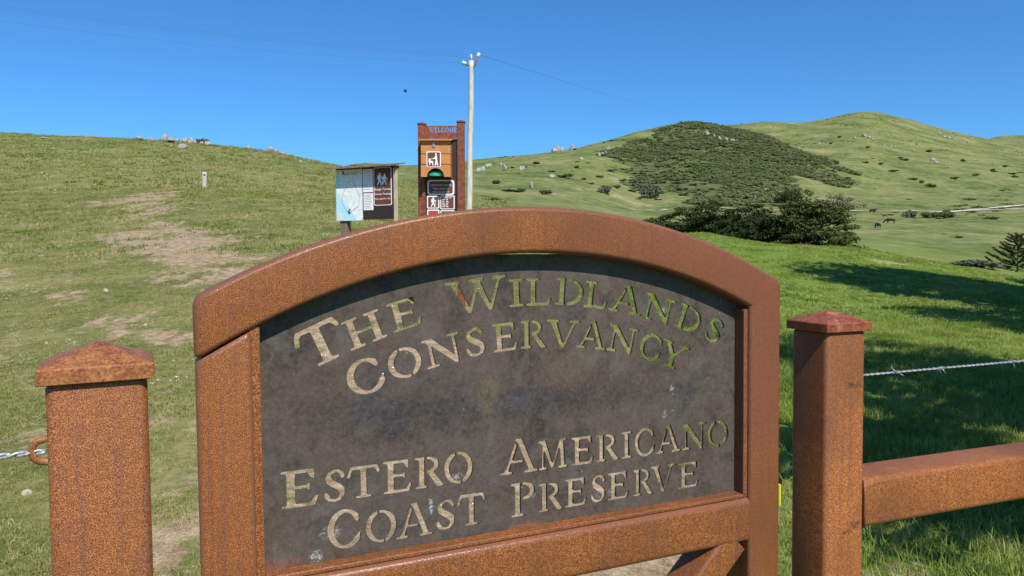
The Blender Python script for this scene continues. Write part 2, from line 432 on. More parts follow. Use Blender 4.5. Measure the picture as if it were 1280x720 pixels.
def panel_material():
    M = Mat('oxidised_steel_sheet', 0.55, 0.12)
    M.b.inputs['Metallic'].default_value = 0.0
    big = M.noise(5.5, 5, 0.62, dist=0.6)
    mid = M.noise(19, 5, 0.65, dist=0.5)
    fine = M.noise(150, 4, 0.65)
    speck = M.noise(420, 2, 0.6)
    base = M.ramp(big, [(0.38, (0.032, 0.028, 0.028)), (0.46, (0.074, 0.056, 0.044)), (0.53, (0.088, 0.072, 0.060)), (0.61, (0.040, 0.040, 0.042))])
    base = M.mix(M.step(mid, 0.40, 0.62, 0.0, 0.75), base, M.ramp(mid, [(0.45, (0.060, 0.042, 0.030)), (0.66, (0.110, 0.096, 0.083))]))
    brown = M.step(M.noise(12, 4, 0.6, M.scale(M.tc, (1, 1, 1.6))), 0.60, 0.72, 0, 0.6)
    base = M.mix(brown, base, (0.090, 0.046, 0.027))
    s = M.sep()
    blotch = M.step(M.noise(48, 5, 0.7, dist=1.2), 0.36, 0.60, 0.15, 1.0)
    # vertical run marks and fine scratches
    runs = M.step(M.noise(1.0, 5, 0.65, M.scale(M.tc, (55, 10, 2.6))), 0.56, 0.72, 0.0, 0.5)
    base = M.mix(runs, base, (0.050, 0.040, 0.034))
    scr = M.step(M.math('ABSOLUTE', M.math('SUBTRACT', M.noise(1.0, 2, 0.5, M.scale(M.tc, (16, 1, 60)), 1.5), 0.5)), 0.0015, 0.005, 0.35, 0.0)
    base = M.mix(M.math('MULTIPLY', scr, M.step(big, 0.5, 0.62)), base, (0.20, 0.18, 0.16))
    # dark heat-tinted band across the middle, bluish near its ends
    band = M.ellipse(-0.02, 1.275, 0.40, 0.045, 0.2, 1.25, 1.0, 14)
    base = M.mix(M.math('MULTIPLY', band, 0.75), base, (0.024, 0.023, 0.026))
    for (cx, cz, rx, rz, c, f, w) in ((-0.245, 1.285, 0.035, 0.022, (0.030, 0.032, 0.050), 0.85, 0.9), (-0.20, 1.26, 0.028, 0.03, (0.034, 0.034, 0.05), 0.7, 0.9),
                                      (-0.035, 1.31, 0.060, 0.055, (0.085, 0.066, 0.070), 0.7, 1.2), (-0.032, 1.297, 0.024, 0.040, (0.125, 0.108, 0.050), 0.75, 1.2),
                                      (0.03, 1.275, 0.035, 0.016, (0.06, 0.066, 0.086), 0.8, 0.6), (-0.03, 1.25, 0.02, 0.03, (0.11, 0.092, 0.062), 0.5, 1.2),
                                      (0.12, 1.32, 0.05, 0.035, (0.125, 0.075, 0.05), 0.6, 0.9), (0.25, 1.39, 0.10, 0.06, (0.125, 0.098, 0.08), 0.5, 0.9),
                                      (-0.383, 1.110, 0.006, 0.013, (0.055, 0.046, 0.042), 0.9, 0.2),
                                      (-0.40, 1.052, 0.055, 0.015, (0.24, 0.085, 0.05), 0.9, 0.7), (0.035, 1.048, 0.035, 0.010, (0.27, 0.10, 0.055), 0.9, 0.8)):
        base = M.mix(M.math('MULTIPLY', M.math('MULTIPLY', M.ellipse(cx, cz, rx * 1.15, rz * 1.15, 0.3, 1.15, w * 1.3, 38), blotch), f), base, c)
    # bird lime and scuffs: pale marks with their own shapes
    chips = M.math('MULTIPLY', M.step(M.noise(95, 4, 0.7), 0.665, 0.70), M.step(M.noise(11, 3, 0.6, dist=1.0), 0.5, 0.62))
    base = M.mix(M.math('MULTIPLY', chips, 0.55), base, (0.42, 0.43, 0.43))
    for (cx, cz, rx, rz, c) in ((-0.328, 1.057, 0.012, 0.014, (0.42, 0.47, 0.50)), (-0.138, 1.113, 0.004, 0.017, (0.36, 0.52, 0.60)), (-0.305, 1.093, 0.020, 0.012, (0.34, 0.33, 0.32)),
                                (0.335, 1.222, 0.008, 0.009, (0.30, 0.285, 0.27)), (0.352, 1.268, 0.006, 0.012, (0.36, 0.35, 0.34)), (0.05, 1.105, 0.007, 0.009, (0.34, 0.38, 0.37)),
                                (0.33, 1.425, 0.014, 0.007, (0.40, 0.39, 0.38)), (0.20, 1.085, 0.03, 0.008, (0.20, 0.19, 0.18)), (-0.09, 1.155, 0.012, 0.008, (0.36, 0.34, 0.31))):
        m = M.math('MULTIPLY', M.ellipse(cx, cz, rx, rz, 0.5, 1.1, 0.8, 90), M.step(M.noise(220, 3, 0.7), 0.44, 0.58))
        base = M.mix(M.math('MULTIPLY', m, 0.8), base, c)
    base = M.mix(M.step(fine, 0.3, 0.7, 0.0, 0.45), base, (0.135, 0.112, 0.094))
    base = M.mix(M.step(speck, 0.35, 0.48, 0.45, 0.0), base, (0.045, 0.034, 0.028))
    base = M.mix(M.step(speck, 0.70, 0.78, 0.0, 0.6), base, (0.36, 0.34, 0.31))
    M.color(base)
    M.rough(M.step(mid, 0.35, 0.7, 0.42, 0.66))
    M.bump(M.math('ADD', fine, M.math('MULTIPLY', mid, 1.5)), 0.12, 0.001)
    return M.m
PANEL = panel_material()

def flat_mat(name, c, rough=0.6, spec=0.3, var=0.12, scale=20, metal=0.0):
    M = Mat(name, rough, spec)
    n = M.noise(scale, 4, 0.6)
    lo = tuple(x * (1 - var) for x in c); hi = tuple(min(1, x * (1 + var)) for x in c)
    M.color(M.ramp(n, [(0.35, lo), (0.65, hi)]))
    M.b.inputs['Metallic'].default_value = metal
    M.bump(n, 0.1, 0.002)
    return M.m

YELLOW = flat_mat('yellow_latch_plastic', (0.50, 0.50, 0.03), 0.5)
BLACK_METAL = flat_mat('black_latch_metal', (0.012, 0.012, 0.012), 0.5)
def galv():
    M = Mat('galvanised_wire', 0.38, 0.5)
    n = M.noise(300, 3)
    M.color(M.ramp(n, [(0.35, (0.26, 0.265, 0.28)), (0.65, (0.56, 0.57, 0.59))]))
    M.b.inputs['Metallic'].default_value = 0.55
    return M.m
GALV = galv()
def wood_mat(name, c0, c1, scale=9):
    M = Mat(name, 0.8, 0.2)
    n = M.noise(scale, 5, 0.65, M.scale(M.tc, (3, 3, 0.35)))
    M.color(M.ramp(n, [(0.32, c0), (0.66, c1)])); M.bump(n, 0.4, 0.01)
    return M.m
POLE_WOOD = wood_mat('weathered_pole_wood', (0.42, 0.40, 0.31), (0.66, 0.64, 0.55), 6)
BOARD_WOOD = wood_mat('grey_board_wood', (0.12, 0.085, 0.06), (0.25, 0.19, 0.135), 12)
PALE_WOOD = wood_mat('pale_post_wood', (0.40, 0.31, 0.22), (0.62, 0.52, 0.40), 12)
MARK_WOOD = wood_mat('marker_post_wood', (0.36, 0.30, 0.24), (0.58, 0.51, 0.43), 12)
KIOSK_RUST = flat_mat('kiosk_rusty_steel', (0.19, 0.060, 0.030), 0.6, 0.3, 0.35, 18)
BOX_TAN = flat_mat('orange_brown_box_paint', (0.50, 0.215, 0.065), 0.5, 0.3, 0.08, 14)
BACK_DARK = flat_mat('dark_brown_panel_paint', (0.036, 0.024, 0.022), 0.55, 0.3, 0.15, 14)
SIGN_BROWN = flat_mat('brown_sign_sheet', (0.15, 0.050, 0.028), 0.45, 0.3, 0.08, 10)
SIGN_WHITE = flat_mat('white_sign_print', (0.80, 0.80, 0.78), 0.5, 0.3, 0.03, 10)
SIGN_RED = flat_mat('red_sign_print', (0.45, 0.05, 0.03), 0.5, 0.3, 0.05, 10)
PAPER = flat_mat('white_paper', (0.78, 0.79, 0.80), 0.8, 0.2, 0.03, 10)
INK = flat_mat('grey_ink', (0.30, 0.31, 0.34), 0.8, 0.1, 0.05, 10)
INK_DARK = flat_mat('black_ink', (0.03, 0.04, 0.05), 0.8, 0.1, 0.05, 10)
GREEN_BAG = flat_mat('green_plastic_liner', (0.02, 0.33, 0.19), 0.4, 0.4, 0.15, 30)
DARK_HOLE = flat_mat('black_liner_plastic', (0.008, 0.010, 0.010), 0.6)
STEEL = flat_mat('dull_steel', (0.33, 0.34, 0.36), 0.4, 0.5, 0.1, 30, 0.6)
CERAMIC = flat_mat('pale_insulator_ceramic', (0.62, 0.64, 0.65), 0.35, 0.5, 0.06, 20)
WIRE_DARK = flat_mat('dark_power_wire', (0.10, 0.11, 0.13), 0.6)

def map_mat():
    M = Mat('printed_trail_map', 0.55, 0.3)
    s = M.sep()
    w = M.math('MULTIPLY', M.math('SUBTRACT', M.noise(9, 3), 0.5), 0.12)
    land = M.ramp(M.noise(24, 4, 0.6), [(0.3, (0.66, 0.74, 0.70)), (0.5, (0.80, 0.84, 0.80)), (0.7, (0.84, 0.83, 0.76))])
    land = M.mix(M.step(M.noise(7, 5, 0.7), 0.45, 0.6, 0.0, 0.7), land, (0.62, 0.72, 0.66))
    # blue water in the lower left and along the left edge
    d = M.math('ADD', M.math('ADD', M.math('MULTIPLY', s[0], 1.0), M.math('MULTIPLY', s[2], 0.8)), w)
    water = M.step(d, -0.20, -0.18, 1.0, 0.0)
    c = M.mix(water, land, (0.42, 0.72, 0.86))
    left = M.ellipse(-0.25, 0.26, 0.09, 0.16, 0.7, 1.0, 0.8, 12)
    c = M.mix(M.math('MULTIPLY', left, 0.8), c, (0.40, 0.74, 0.80))
    lines = M.step(M.math('ABSOLUTE', M.math('SUBTRACT', M.noise(14, 2), 0.5)), 0.008, 0.02, 0.8, 0.0)
    c = M.mix(lines, c, (0.45, 0.52, 0.50))
    M.color(c)
    return M.m
MAP = map_mat()

def rock_mat():
    M = Mat('pale_lichen_rock', 0.9, 0.15)
    n = M.noise(2.2, 5, 0.65); f = M.noise(11, 4, 0.7)
    c = M.ramp(n, [(0.3, (0.22, 0.20, 0.175)), (0.5, (0.34, 0.315, 0.275)), (0.68, (0.46, 0.43, 0.38))])
    c = M.mix(M.step(f, 0.52, 0.64, 0, 0.5), c, (0.30, 0.26, 0.19))
    M.color(c); M.bump(f, 0.6, 0.12)
    return M.m
ROCK = rock_mat()
STONE = flat_mat('small_field_stone', (0.42, 0.36, 0.29), 0.9, 0.1, 0.25, 40)

def leaf_mat(name, stops, trans=0.25, tcol=None, scale=0.6):
    M = Mat(name, 0.75, 0.15)
    r = M.math('ADD', M.math('MULTIPLY', M.noise(scale, 3), 0.6), M.math('MULTIPLY', M.random(), 0.4))
    c = M.ramp(r, stops)
    M.color(c)
    tr = M.n.new('ShaderNodeBsdfTranslucent'); M.link(c, tr.inputs['Color'])
    mx = M.n.new('ShaderNodeMixShader'); mx.inputs[0].default_value = trans
    out = M.n['Material Output']
    M.link(M.b.outputs[0], mx.inputs[1]); M.link(tr.outputs[0], mx.inputs[2]); M.link(mx.outputs[0], out.inputs['Surface'])
    return M.m
CYPRESS = leaf_mat('cypress_foliage', [(0.3, (0.030, 0.042, 0.014)), (0.5, (0.055, 0.074, 0.022)), (0.7, (0.095, 0.115, 0.034))], 0.15, scale=1.6)
SCRUB = leaf_mat('coastal_scrub_foliage', [(0.25, (0.135, 0.160, 0.066)), (0.5, (0.225, 0.235, 0.105)), (0.75, (0.36, 0.335, 0.19))], 0.35, scale=0.05)
SHRUB = leaf_mat('hill_shrub_foliage', [(0.3, (0.075, 0.105, 0.034)), (0.7, (0.140, 0.170, 0.058))], 0.3)
SCRUB_GREEN = leaf_mat('green_scrub_foliage', [(0.25, (0.130, 0.185, 0.060)), (0.5, (0.195, 0.245, 0.085)), (0.75, (0.29, 0.31, 0.135))], 0.35, scale=0.05)
GREYSHRUB = leaf_mat('grey_shrub_foliage', [(0.3, (0.10, 0.11, 0.075)), (0.7, (0.17, 0.175, 0.125))], 0.15)
BARK = wood_mat('dark_bark', (0.05, 0.04, 0.03), (0.12, 0.095, 0.07), 5)
GRASS_LUSH = leaf_mat('lush_grass_blades', [(0.25, (0.13, 0.205, 0.028)), (0.45, (0.25, 0.335, 0.055)), (0.62, (0.40, 0.45, 0.11)), (0.78, (0.52, 0.50, 0.22))], 0.40, scale=0.5)
GRASS_WORN = leaf_mat('worn_grass_blades', [(0.28, (0.125, 0.170, 0.030)), (0.44, (0.225, 0.265, 0.056)), (0.56, (0.32, 0.325, 0.095)), (0.66, (0.43, 0.38, 0.165)), (0.76, (0.50, 0.42, 0.24))], 0.28, scale=0.8)
GRASS_DRY = leaf_mat('dry_straw_blades', [(0.3, (0.30, 0.24, 0.13)), (0.7, (0.50, 0.42, 0.26))], 0.2, scale=0.8)
COW_BLACK = flat_mat('black_cow_hide', (0.012, 0.011, 0.010), 0.7)
COW_RED = flat_mat('red_brown_cow_hide', (0.20, 0.065, 0.030), 0.7)
BIRD_DARK = flat_mat('dark_plumage', (0.015, 0.015, 0.018), 0.7)
ROAD = flat_mat('pale_gravel_track', (0.56, 0.50, 0.41), 0.95, 0.1, 0.12, 1.5)

# ------------------------------------------------------------------ ground cover masks (world x, y)
TRAIL = np.array([(0.2, 2.0), (-0.1, 4), (-0.6, 6), (-1.6, 8.5), (-3.6, 11.5), (-6.2, 14.8), (-8.6, 18.8), (-12.4, 25), (-16.2, 33), (-19.6, 40), (-23, 50)])
BLOBS = [(-17.3, 34.5, 1.5, 4.8, 0.90), (-15.6, 30.0, 1.1, 2.4, 0.6), (-10.6, 21.0, 1.9, 1.4, 0.88), (-8.4, 18.4, 1.6, 1.8, 1.0), (-6.8, 16.2, 0.9, 1.1, 0.75),
         (-9.7, 13.9, 0.6, 0.3, 0.6), (-15.6, 22.3, 0.8, 0.6, 0.55), (-7.1, 11.8, 0.45, 0.35, 0.5), (-4.9, 9.6, 0.7, 0.5, 0.6), (-4.0, 8.6, 0.8, 0.5, 0.6),
         (-0.9, 6.2, 1.2, 2.4, 1.0), (-0.2, 4.4, 1.3, 1.8, 1.0), (0.5, 3.4, 0.9, 1.6, 1.0), (0.9, 5.2, 0.7, 1.4, 0.75), (-1.6, 4.0, 0.4, 0.9, 0.5), (-2.2, 9.0, 1.1, 1.4, 0.7),
         (1.0, 2.3, 0.7, 0.9, 0.7), (-1.8, 3.4, 0.35, 0.5, 0.5), (-3.2, 5.6, 0.5, 0.5, 0.4), (1.9, 3.5, 0.25, 0.5, 0.6),
         (18.5, 35.3, 1.8, 0.7, 0.8), (40.0, 212, 3.5, 2.2, 0.8), (0.6, 160, 3.0, 3.0, 0.9), (8.5, 152, 4, 3, 0.7), (26, 187, 6, 3.0, 0.8), (33, 186, 6, 2.5, 0.8), (17, 183, 4, 3, 0.6), (78, 219, 2.6, 3.0, 0.9), (68.5, 204, 2.6, 2.2, 0.9)]

def seg_dist(X, Y, P):
    d = np.full(X.shape, 1e9)
    for (x0, y0), (x1, y1) in zip(P[:-1], P[1:]):
        t = np.clip(((X - x0) * (x1 - x0) + (Y - y0) * (y1 - y0)) / ((x1 - x0) ** 2 + (y1 - y0) ** 2), 0, 1)
        d = np.minimum(d, np.hypot(X - x0 - t * (x1 - x0), Y - y0 - t * (y1 - y0)))
    return d

def dirt_mask(X, Y):
    r = np.hypot(X, Y)
    tr = np.exp(-(seg_dist(X, Y, TRAIL) / np.clip(0.55 + r * 0.035, 0, 1.7)) ** 2)
    m = 0.60 * tr
    for (x, y, rx, ry, s) in BLOBS:
        m = np.maximum(m, s * np.exp(-(((X - x) / rx) ** 2 + ((Y - y) / ry) ** 2) ** 1.3))
    left = np.clip((1.2 - X) / 2, 0, 1) * np.clip((26 - r) / 12, 0, 1)
    n = fbm(X * 0.9, Y * 0.9, 4, 31)
    n2 = fbm(X * 4.0, Y * 2.2, 3, 47)
    m = m + left * 0.20
    n3 = fbm(X * 9.0, Y * 5.0, 2, 53)
    return np.clip((m + (n - 0.5) * 0.9 + (n2 - 0.5) * 0.8 + (n3 - 0.5) * 0.5 - 0.34) * 2.2, 0, 1)

def lush_mask(X, Y):
    r = np.hypot(X, Y)
    return np.clip((X - 0.9 - 0.02 * Y) / 1.6, 0, 1) * np.clip((140 - r) / 80, 0, 1)

SCRUB_POLY = [(41, 282), (56, 329), (66, 352), (78, 372), (92, 388), (104, 395), (118, 398), (131, 392), (140, 372), (138, 340), (150, 318), (149, 305), (123, 276), (108, 258), (84, 222), (72, 202), (57, 188), (46, 179), (38, 183), (44, 216), (40, 250)]
SCRUB_POLY2_OFF = [(330, 560), (365, 560), (326, 464), (222, 318), (205, 316)]
def in_poly(X, Y, P):
    c = np.zeros(X.shape, bool)
    for (x0, y0), (x1, y1) in zip(P, P[1:] + P[:1]):
        c ^= ((y0 > Y) != (y1 > Y)) & (X < (x1 - x0) * (Y - y0) / (y1 - y0 + 1e-9) + x0)
    return c
def scrub_mask(X, Y):
    n1 = (fbm(X * 0.05, Y * 0.05, 3, 61) - 0.5) * 40; n2 = (fbm(X * 0.05, Y * 0.05, 3, 67) - 0.5) * 40
    a = in_poly(X + n1, Y + n2, SCRUB_POLY).astype(float)
    return a

# ------------------------------------------------------------------ ground
def ground_material():
    M = Mat('meadow_ground', 0.95, 0.08)
    a_d = M.attr('dirt'); a_l = M.attr('lush'); a_s = M.attr('scrub'); a_f = M.attr('far')
    big = M.noise(0.045, 5, 0.6); mid = M.noise(0.6, 5, 0.65); fine = M.noise(7, 5, 0.7); tiny = M.noise(55, 4, 0.7)
    blade = M.noise(120, 3, 0.75, M.scale(M.tc, (1, 0.7, 1)))
    coarse = M.noise(22, 4, 0.75)
    g = M.math('ADD', M.math('ADD', M.math('MULTIPLY', mid, 0.34), M.math('MULTIPLY', fine, 0.20)), M.math('ADD', M.math('MULTIPLY', coarse, 0.24), M.math('MULTIPLY', blade, 0.22)))
    worn = M.ramp(g, [(0.40, (0.050, 0.066, 0.018)), (0.47, (0.125, 0.138, 0.040)), (0.53, (0.200, 0.194, 0.068)), (0.60, (0.305, 0.258, 0.132))])
    lush = M.ramp(g, [(0.32, (0.060, 0.105, 0.016)), (0.5, (0.120, 0.195, 0.030)), (0.68, (0.200, 0.270, 0.055))])
    far = M.ramp(M.math('ADD', M.math('MULTIPLY', big, 0.4), M.math('MULTIPLY', M.noise(0.32, 7, 0.78), 0.6)),
                 [(0.41, (0.070, 0.098, 0.030)), (0.47, (0.128, 0.160, 0.047)), (0.53, (0.185, 0.200, 0.068)), (0.60, (0.265, 0.240, 0.118))])
    c = M.mix(a_l, worn, lush)
    c = M.mix(a_f, c, far)
    c = M.mix(a_s, c, M.ramp(M.noise(0.3, 5, 0.7), [(0.35, (0.065, 0.085, 0.030)), (0.65, (0.135, 0.150, 0.055))]))
    soil = M.ramp(M.math('ADD', M.math('MULTIPLY', fine, 0.6), M.math('MULTIPLY', tiny, 0.4)),
                  [(0.36, (0.135, 0.098, 0.056)), (0.5, (0.315, 0.234, 0.140)), (0.62, (0.48, 0.375, 0.245))])
    a_d = M.step(M.math('ADD', a_d, M.math('ADD', M.math('MULTIPLY', M.math('SUBTRACT', fine, 0.5), 1.0), M.math('MULTIPLY', M.math('SUBTRACT', coarse, 0.5), 1.2))), 0.14, 0.74)
    c = M.mix(a_d, c, soil)
    M.color(c)
    M.bump(M.math('ADD', M.math('MULTIPLY', fine, 1.0), M.math('MULTIPLY', tiny, 0.3)), 0.5, 0.03)
    return M.m

def build_ground():
    ph = np.concatenate([np.linspace(-math.pi, -0.80, 90, endpoint=False), np.linspace(-0.80, 0.80, 420, endpoint=False), np.linspace(0.80, math.pi, 90, endpoint=False)])
    rr = np.concatenate([[0.05], np.geomspace(0.5, 1400, 430), [2000, 3500, 7000]])
    n, m = len(ph), len(rr)
    P, R = np.meshgrid(ph, rr)
    X = (R * np.sin(P)).ravel(); Y = (R * np.cos(P)).ravel()
    Z = ground(X, Y)
    idx = np.arange(n * m).reshape(m, n)
    nx = np.roll(idx, -1, axis=1)
    q = np.stack([idx[:-1], idx[1:], nx[1:], nx[:-1]], -1).reshape(-1, 4)
    me = quads_mesh('ground', np.stack([X, Y, Z], -1), q, ground_material())
    me.polygons.foreach_set('use_smooth', [True] * len(me.polygons))
    r = np.hypot(X, Y)
    for nm, val in (('dirt', dirt_mask(X, Y)), ('lush', lush_mask(X, Y)), ('scrub', scrub_mask(X, Y)), ('far', np.clip((r - 45) / 80, 0, 1))):
        a = me.attributes.new(nm, 'FLOAT', 'POINT'); a.data.foreach_set('value', val.astype(np.float32))
    bm = bmesh.new(); bm.from_mesh(me)
    bmesh.ops.contextual_create(bm, geom=[bm.verts[i] for i in []]) if False else None
    bm.verts.ensure_lookup_table()
    bm.faces.new([bm.verts[i] for i in range(n)])
    bmesh.ops.recalc_face_normals(bm, faces=bm.faces)
    if sum(f.normal.z for f in list(bm.faces)[:50]) < 0: bmesh.ops.reverse_faces(bm, faces=bm.faces)
    bm.to_mesh(me); bm.free()
    o = link_mesh('ground', me)
    tag(o, kind='structure')
build_ground()

def ribbon(name, pts, width, lift, mat):
    P = np.array(pts, float)
    t = np.linspace(0, len(P) - 1, 16 * (len(P) - 1) + 1)
    cx = np.interp(t, np.arange(len(P)), P[:, 0]); cy = np.interp(t, np.arange(len(P)), P[:, 1])
    k = np.hanning(17); k /= k.sum()
    def sm(a): return np.convolve(np.pad(a, 8, mode='reflect', reflect_type='odd'), k, 'valid')
    cx, cy = sm(cx), sm(cy)
    dx, dy = np.gradient(cx), np.gradient(cy); L = np.hypot(dx, dy); nx, ny = -dy / L, dx / L
    rows = []
    for s in (-0.5, -0.2, 0.2, 0.5):
        w = width * (1 + 0.25 * (vnoise(cx * 0.3, cy * 0.3 + 7 * s, 3) - 0.5))
        X, Y = cx + nx * w * s, cy + ny * w * s
        rows.append(np.stack([X, Y, ground(X, Y) + lift], -1))
    n = len(cx)
    v = np.concatenate(rows); q = []
    for a in range(3):
        for i in range(n - 1): q.append((a * n + i, a * n + i + 1, (a + 1) * n + i + 1, (a + 1) * n + i))
    o = link_mesh(name, quads_mesh(name, v, q, mat))
    return tag(o, kind='structure')
ribbon('farm_track', [(83, 176.5), (90, 177.2), (97, 177), (104, 178)], 1.0, 0.25, ROAD)
ribbon('farm_track', [(104, 178), (110, 177), (117, 178.5), (123, 180), (131, 182), (150, 186)], 3.4, 0.25, ROAD)
ribbon('farm_track', [(108, 176), (112, 174), (117, 171), (126, 166), (140, 160)], 1.2, 0.25, ROAD)
ribbon('farm_track', [(23, 141), (29, 147), (37, 160), (44, 166), (51, 171), (58, 175), (70, 176), (83, 176.5)], 0.8, 0.25, ROAD)

# ------------------------------------------------------------------ stencil lettering (outlines by marching squares)
class Shape:
    """2-D field on a grid; negative inside"""
    def __init__(self, x0, x1, y0, y1, res):
        self.x0, self.y0, self.res = x0, y0, res
        self.gx = np.arange(x0, x1 + 1e-9, 1 / res); self.gy = np.arange(y0, y1 + 1e-9, 1 / res)
        self.X, self.Y = np.meshgrid(self.gx, self.gy)
        self.d = np.full(self.X.shape, 1e3)
    def cap(self, x0, y0, x1, y1, w0, w1=None):
        w1 = w0 if w1 is None else w1
        dx, dy = x1 - x0, y1 - y0; L = dx * dx + dy * dy + 1e-12
        t = np.clip(((self.X - x0) * dx + (self.Y - y0) * dy) / L, 0, 1)
        return np.hypot(self.X - x0 - t * dx, self.Y - y0 - t * dy) - (w0 + (w1 - w0) * t) / 2
    def stroke(self, pts, w):
        if not hasattr(w, '__len__'): w = [w] * len(pts)
        for i in range(len(pts) - 1):
            self.d = np.minimum(self.d, self.cap(*pts[i], *pts[i + 1], w[i], w[i + 1]))
        return self
    def bar(self, x0, y0, x1, y1, w0, w1=None):
        """straight limb with flat ends"""
        w1 = w0 if w1 is None else w1
        dx, dy = x1 - x0, y1 - y0; L = math.hypot(dx, dy); dx /= L; dy /= L
        a = (self.X - x0) * dx + (self.Y - y0) * dy; b = np.abs(-(self.X - x0) * dy + (self.Y - y0) * dx)
        t = np.clip(a / L, 0, 1)
        self.d = np.minimum(self.d, np.maximum(np.maximum(-a, a - L), b - (w0 + (w1 - w0) * t) / 2))
        return self
    def poly(self, pts):
        d = np.full(self.X.shape, -1e3)
        A = sum(p[0] * q[1] - q[0] * p[1] for p, q in zip(pts, pts[1:] + pts[:1]))
        for (ax, ay), (bx, by) in zip(pts, pts[1:] + pts[:1]):
            L = math.hypot(bx - ax, by - ay); s = 1 if A > 0 else -1
            d = np.maximum(d, s * ((by - ay) * (self.X - ax) - (bx - ax) * (self.Y - ay)) / L)
        self.d = np.minimum(self.d, d)
        return self
    def ellipse_arc(self, cx, cy, rx, ry, a0, a1, wthick, wthin, n=28):
        pts, w = [], []
        for k in range(n + 1):
            a = math.radians(a0 + (a1 - a0) * k / n)
            pts.append((cx + rx * math.cos(a), cy + ry * math.sin(a)))
            w.append(wthin + (wthick - wthin) * abs(math.cos(a + 0.25)) ** 1.3)
        return self.stroke(pts, w)
    def cut(self, x0, y0, x1, y1, w):
        self.d = np.maximum(self.d, -self.cap(x0, y0, x1, y1, w))
        return self
    def serif(self, x, y, l, r, up):
        """slab foot; up=+1 when the limb rises from it"""
        yc = y + 0.045 * up
        self.stroke([(x - l, yc), (x + r, yc)], 0.09)
        return self.poly([(x - l * 0.62, yc), (x, yc + 0.15 * up), (x + r * 0.62, yc)])
    def loops(self, tol=0.006):
        f = -self.d
        f = (f + 0.5 * (np.roll(f, 1, 0) + np.roll(f, -1, 0) + np.roll(f, 1, 1) + np.roll(f, -1, 1)) / 2) / 2
        f[0, :] = f[-1, :] = -1; f[:, 0] = f[:, -1] = -1
        ins = f > 0
        segs = {}
        ys, xs = np.where((ins[:-1, :-1].astype(int) + ins[1:, :-1] + ins[:-1, 1:] + ins[1:, 1:]) % 4 != 0)
        def pt(key):
            (i, j), (k, l) = key
            a, b = f[i, j], f[k, l]; t = a / (a - b)
            return (self.gx[j] + t * (self.gx[l] - self.gx[j]), self.gy[i] + t * (self.gy[k] - self.gy[i]))
        for i, j in zip(ys.tolist(), xs.tolist()):
            c = [(i, j), (i, j + 1), (i + 1, j + 1), (i + 1, j)]
            out, inn = [], []
            for a in range(4):
                p, q = c[a], c[(a + 1) % 4]
                if ins[p] and not ins[q]: out.append(tuple(sorted((p, q))))
                if not ins[p] and ins[q]: inn.append(tuple(sorted((p, q))))
            for a, b in zip(out, inn): segs[a] = b
        res = []
        while segs:
            a = next(iter(segs)); path = [a]; b = segs.pop(a)
            while b != a and b in segs:
                path.append(b); b = segs.pop(b)
            P = np.array([pt(k) for k in path])
            if len(P) > 6: res.append(simplify(P, tol))
        return res

def simplify(P, tol):
    k = int(np.argmax(np.hypot(*(P - P[0]).T)))
    def rec(Q):
        if len(Q) < 3: return [Q[0]]
        a, b = Q[0], Q[-1]; L = np.hypot(*(b - a)) + 1e-12
        d = np.abs((b[0] - a[0]) * (Q[:, 1] - a[1]) - (b[1] - a[1]) * (Q[:, 0] - a[0])) / L
        i = int(np.argmax(d))
        if d[i] < tol: return [a]
        return rec(Q[:i + 1]) + rec(Q[i:])
    return [tuple(p) for p in rec(P[:k + 1]) + rec(np.vstack([P[k:], P[:1]]))]

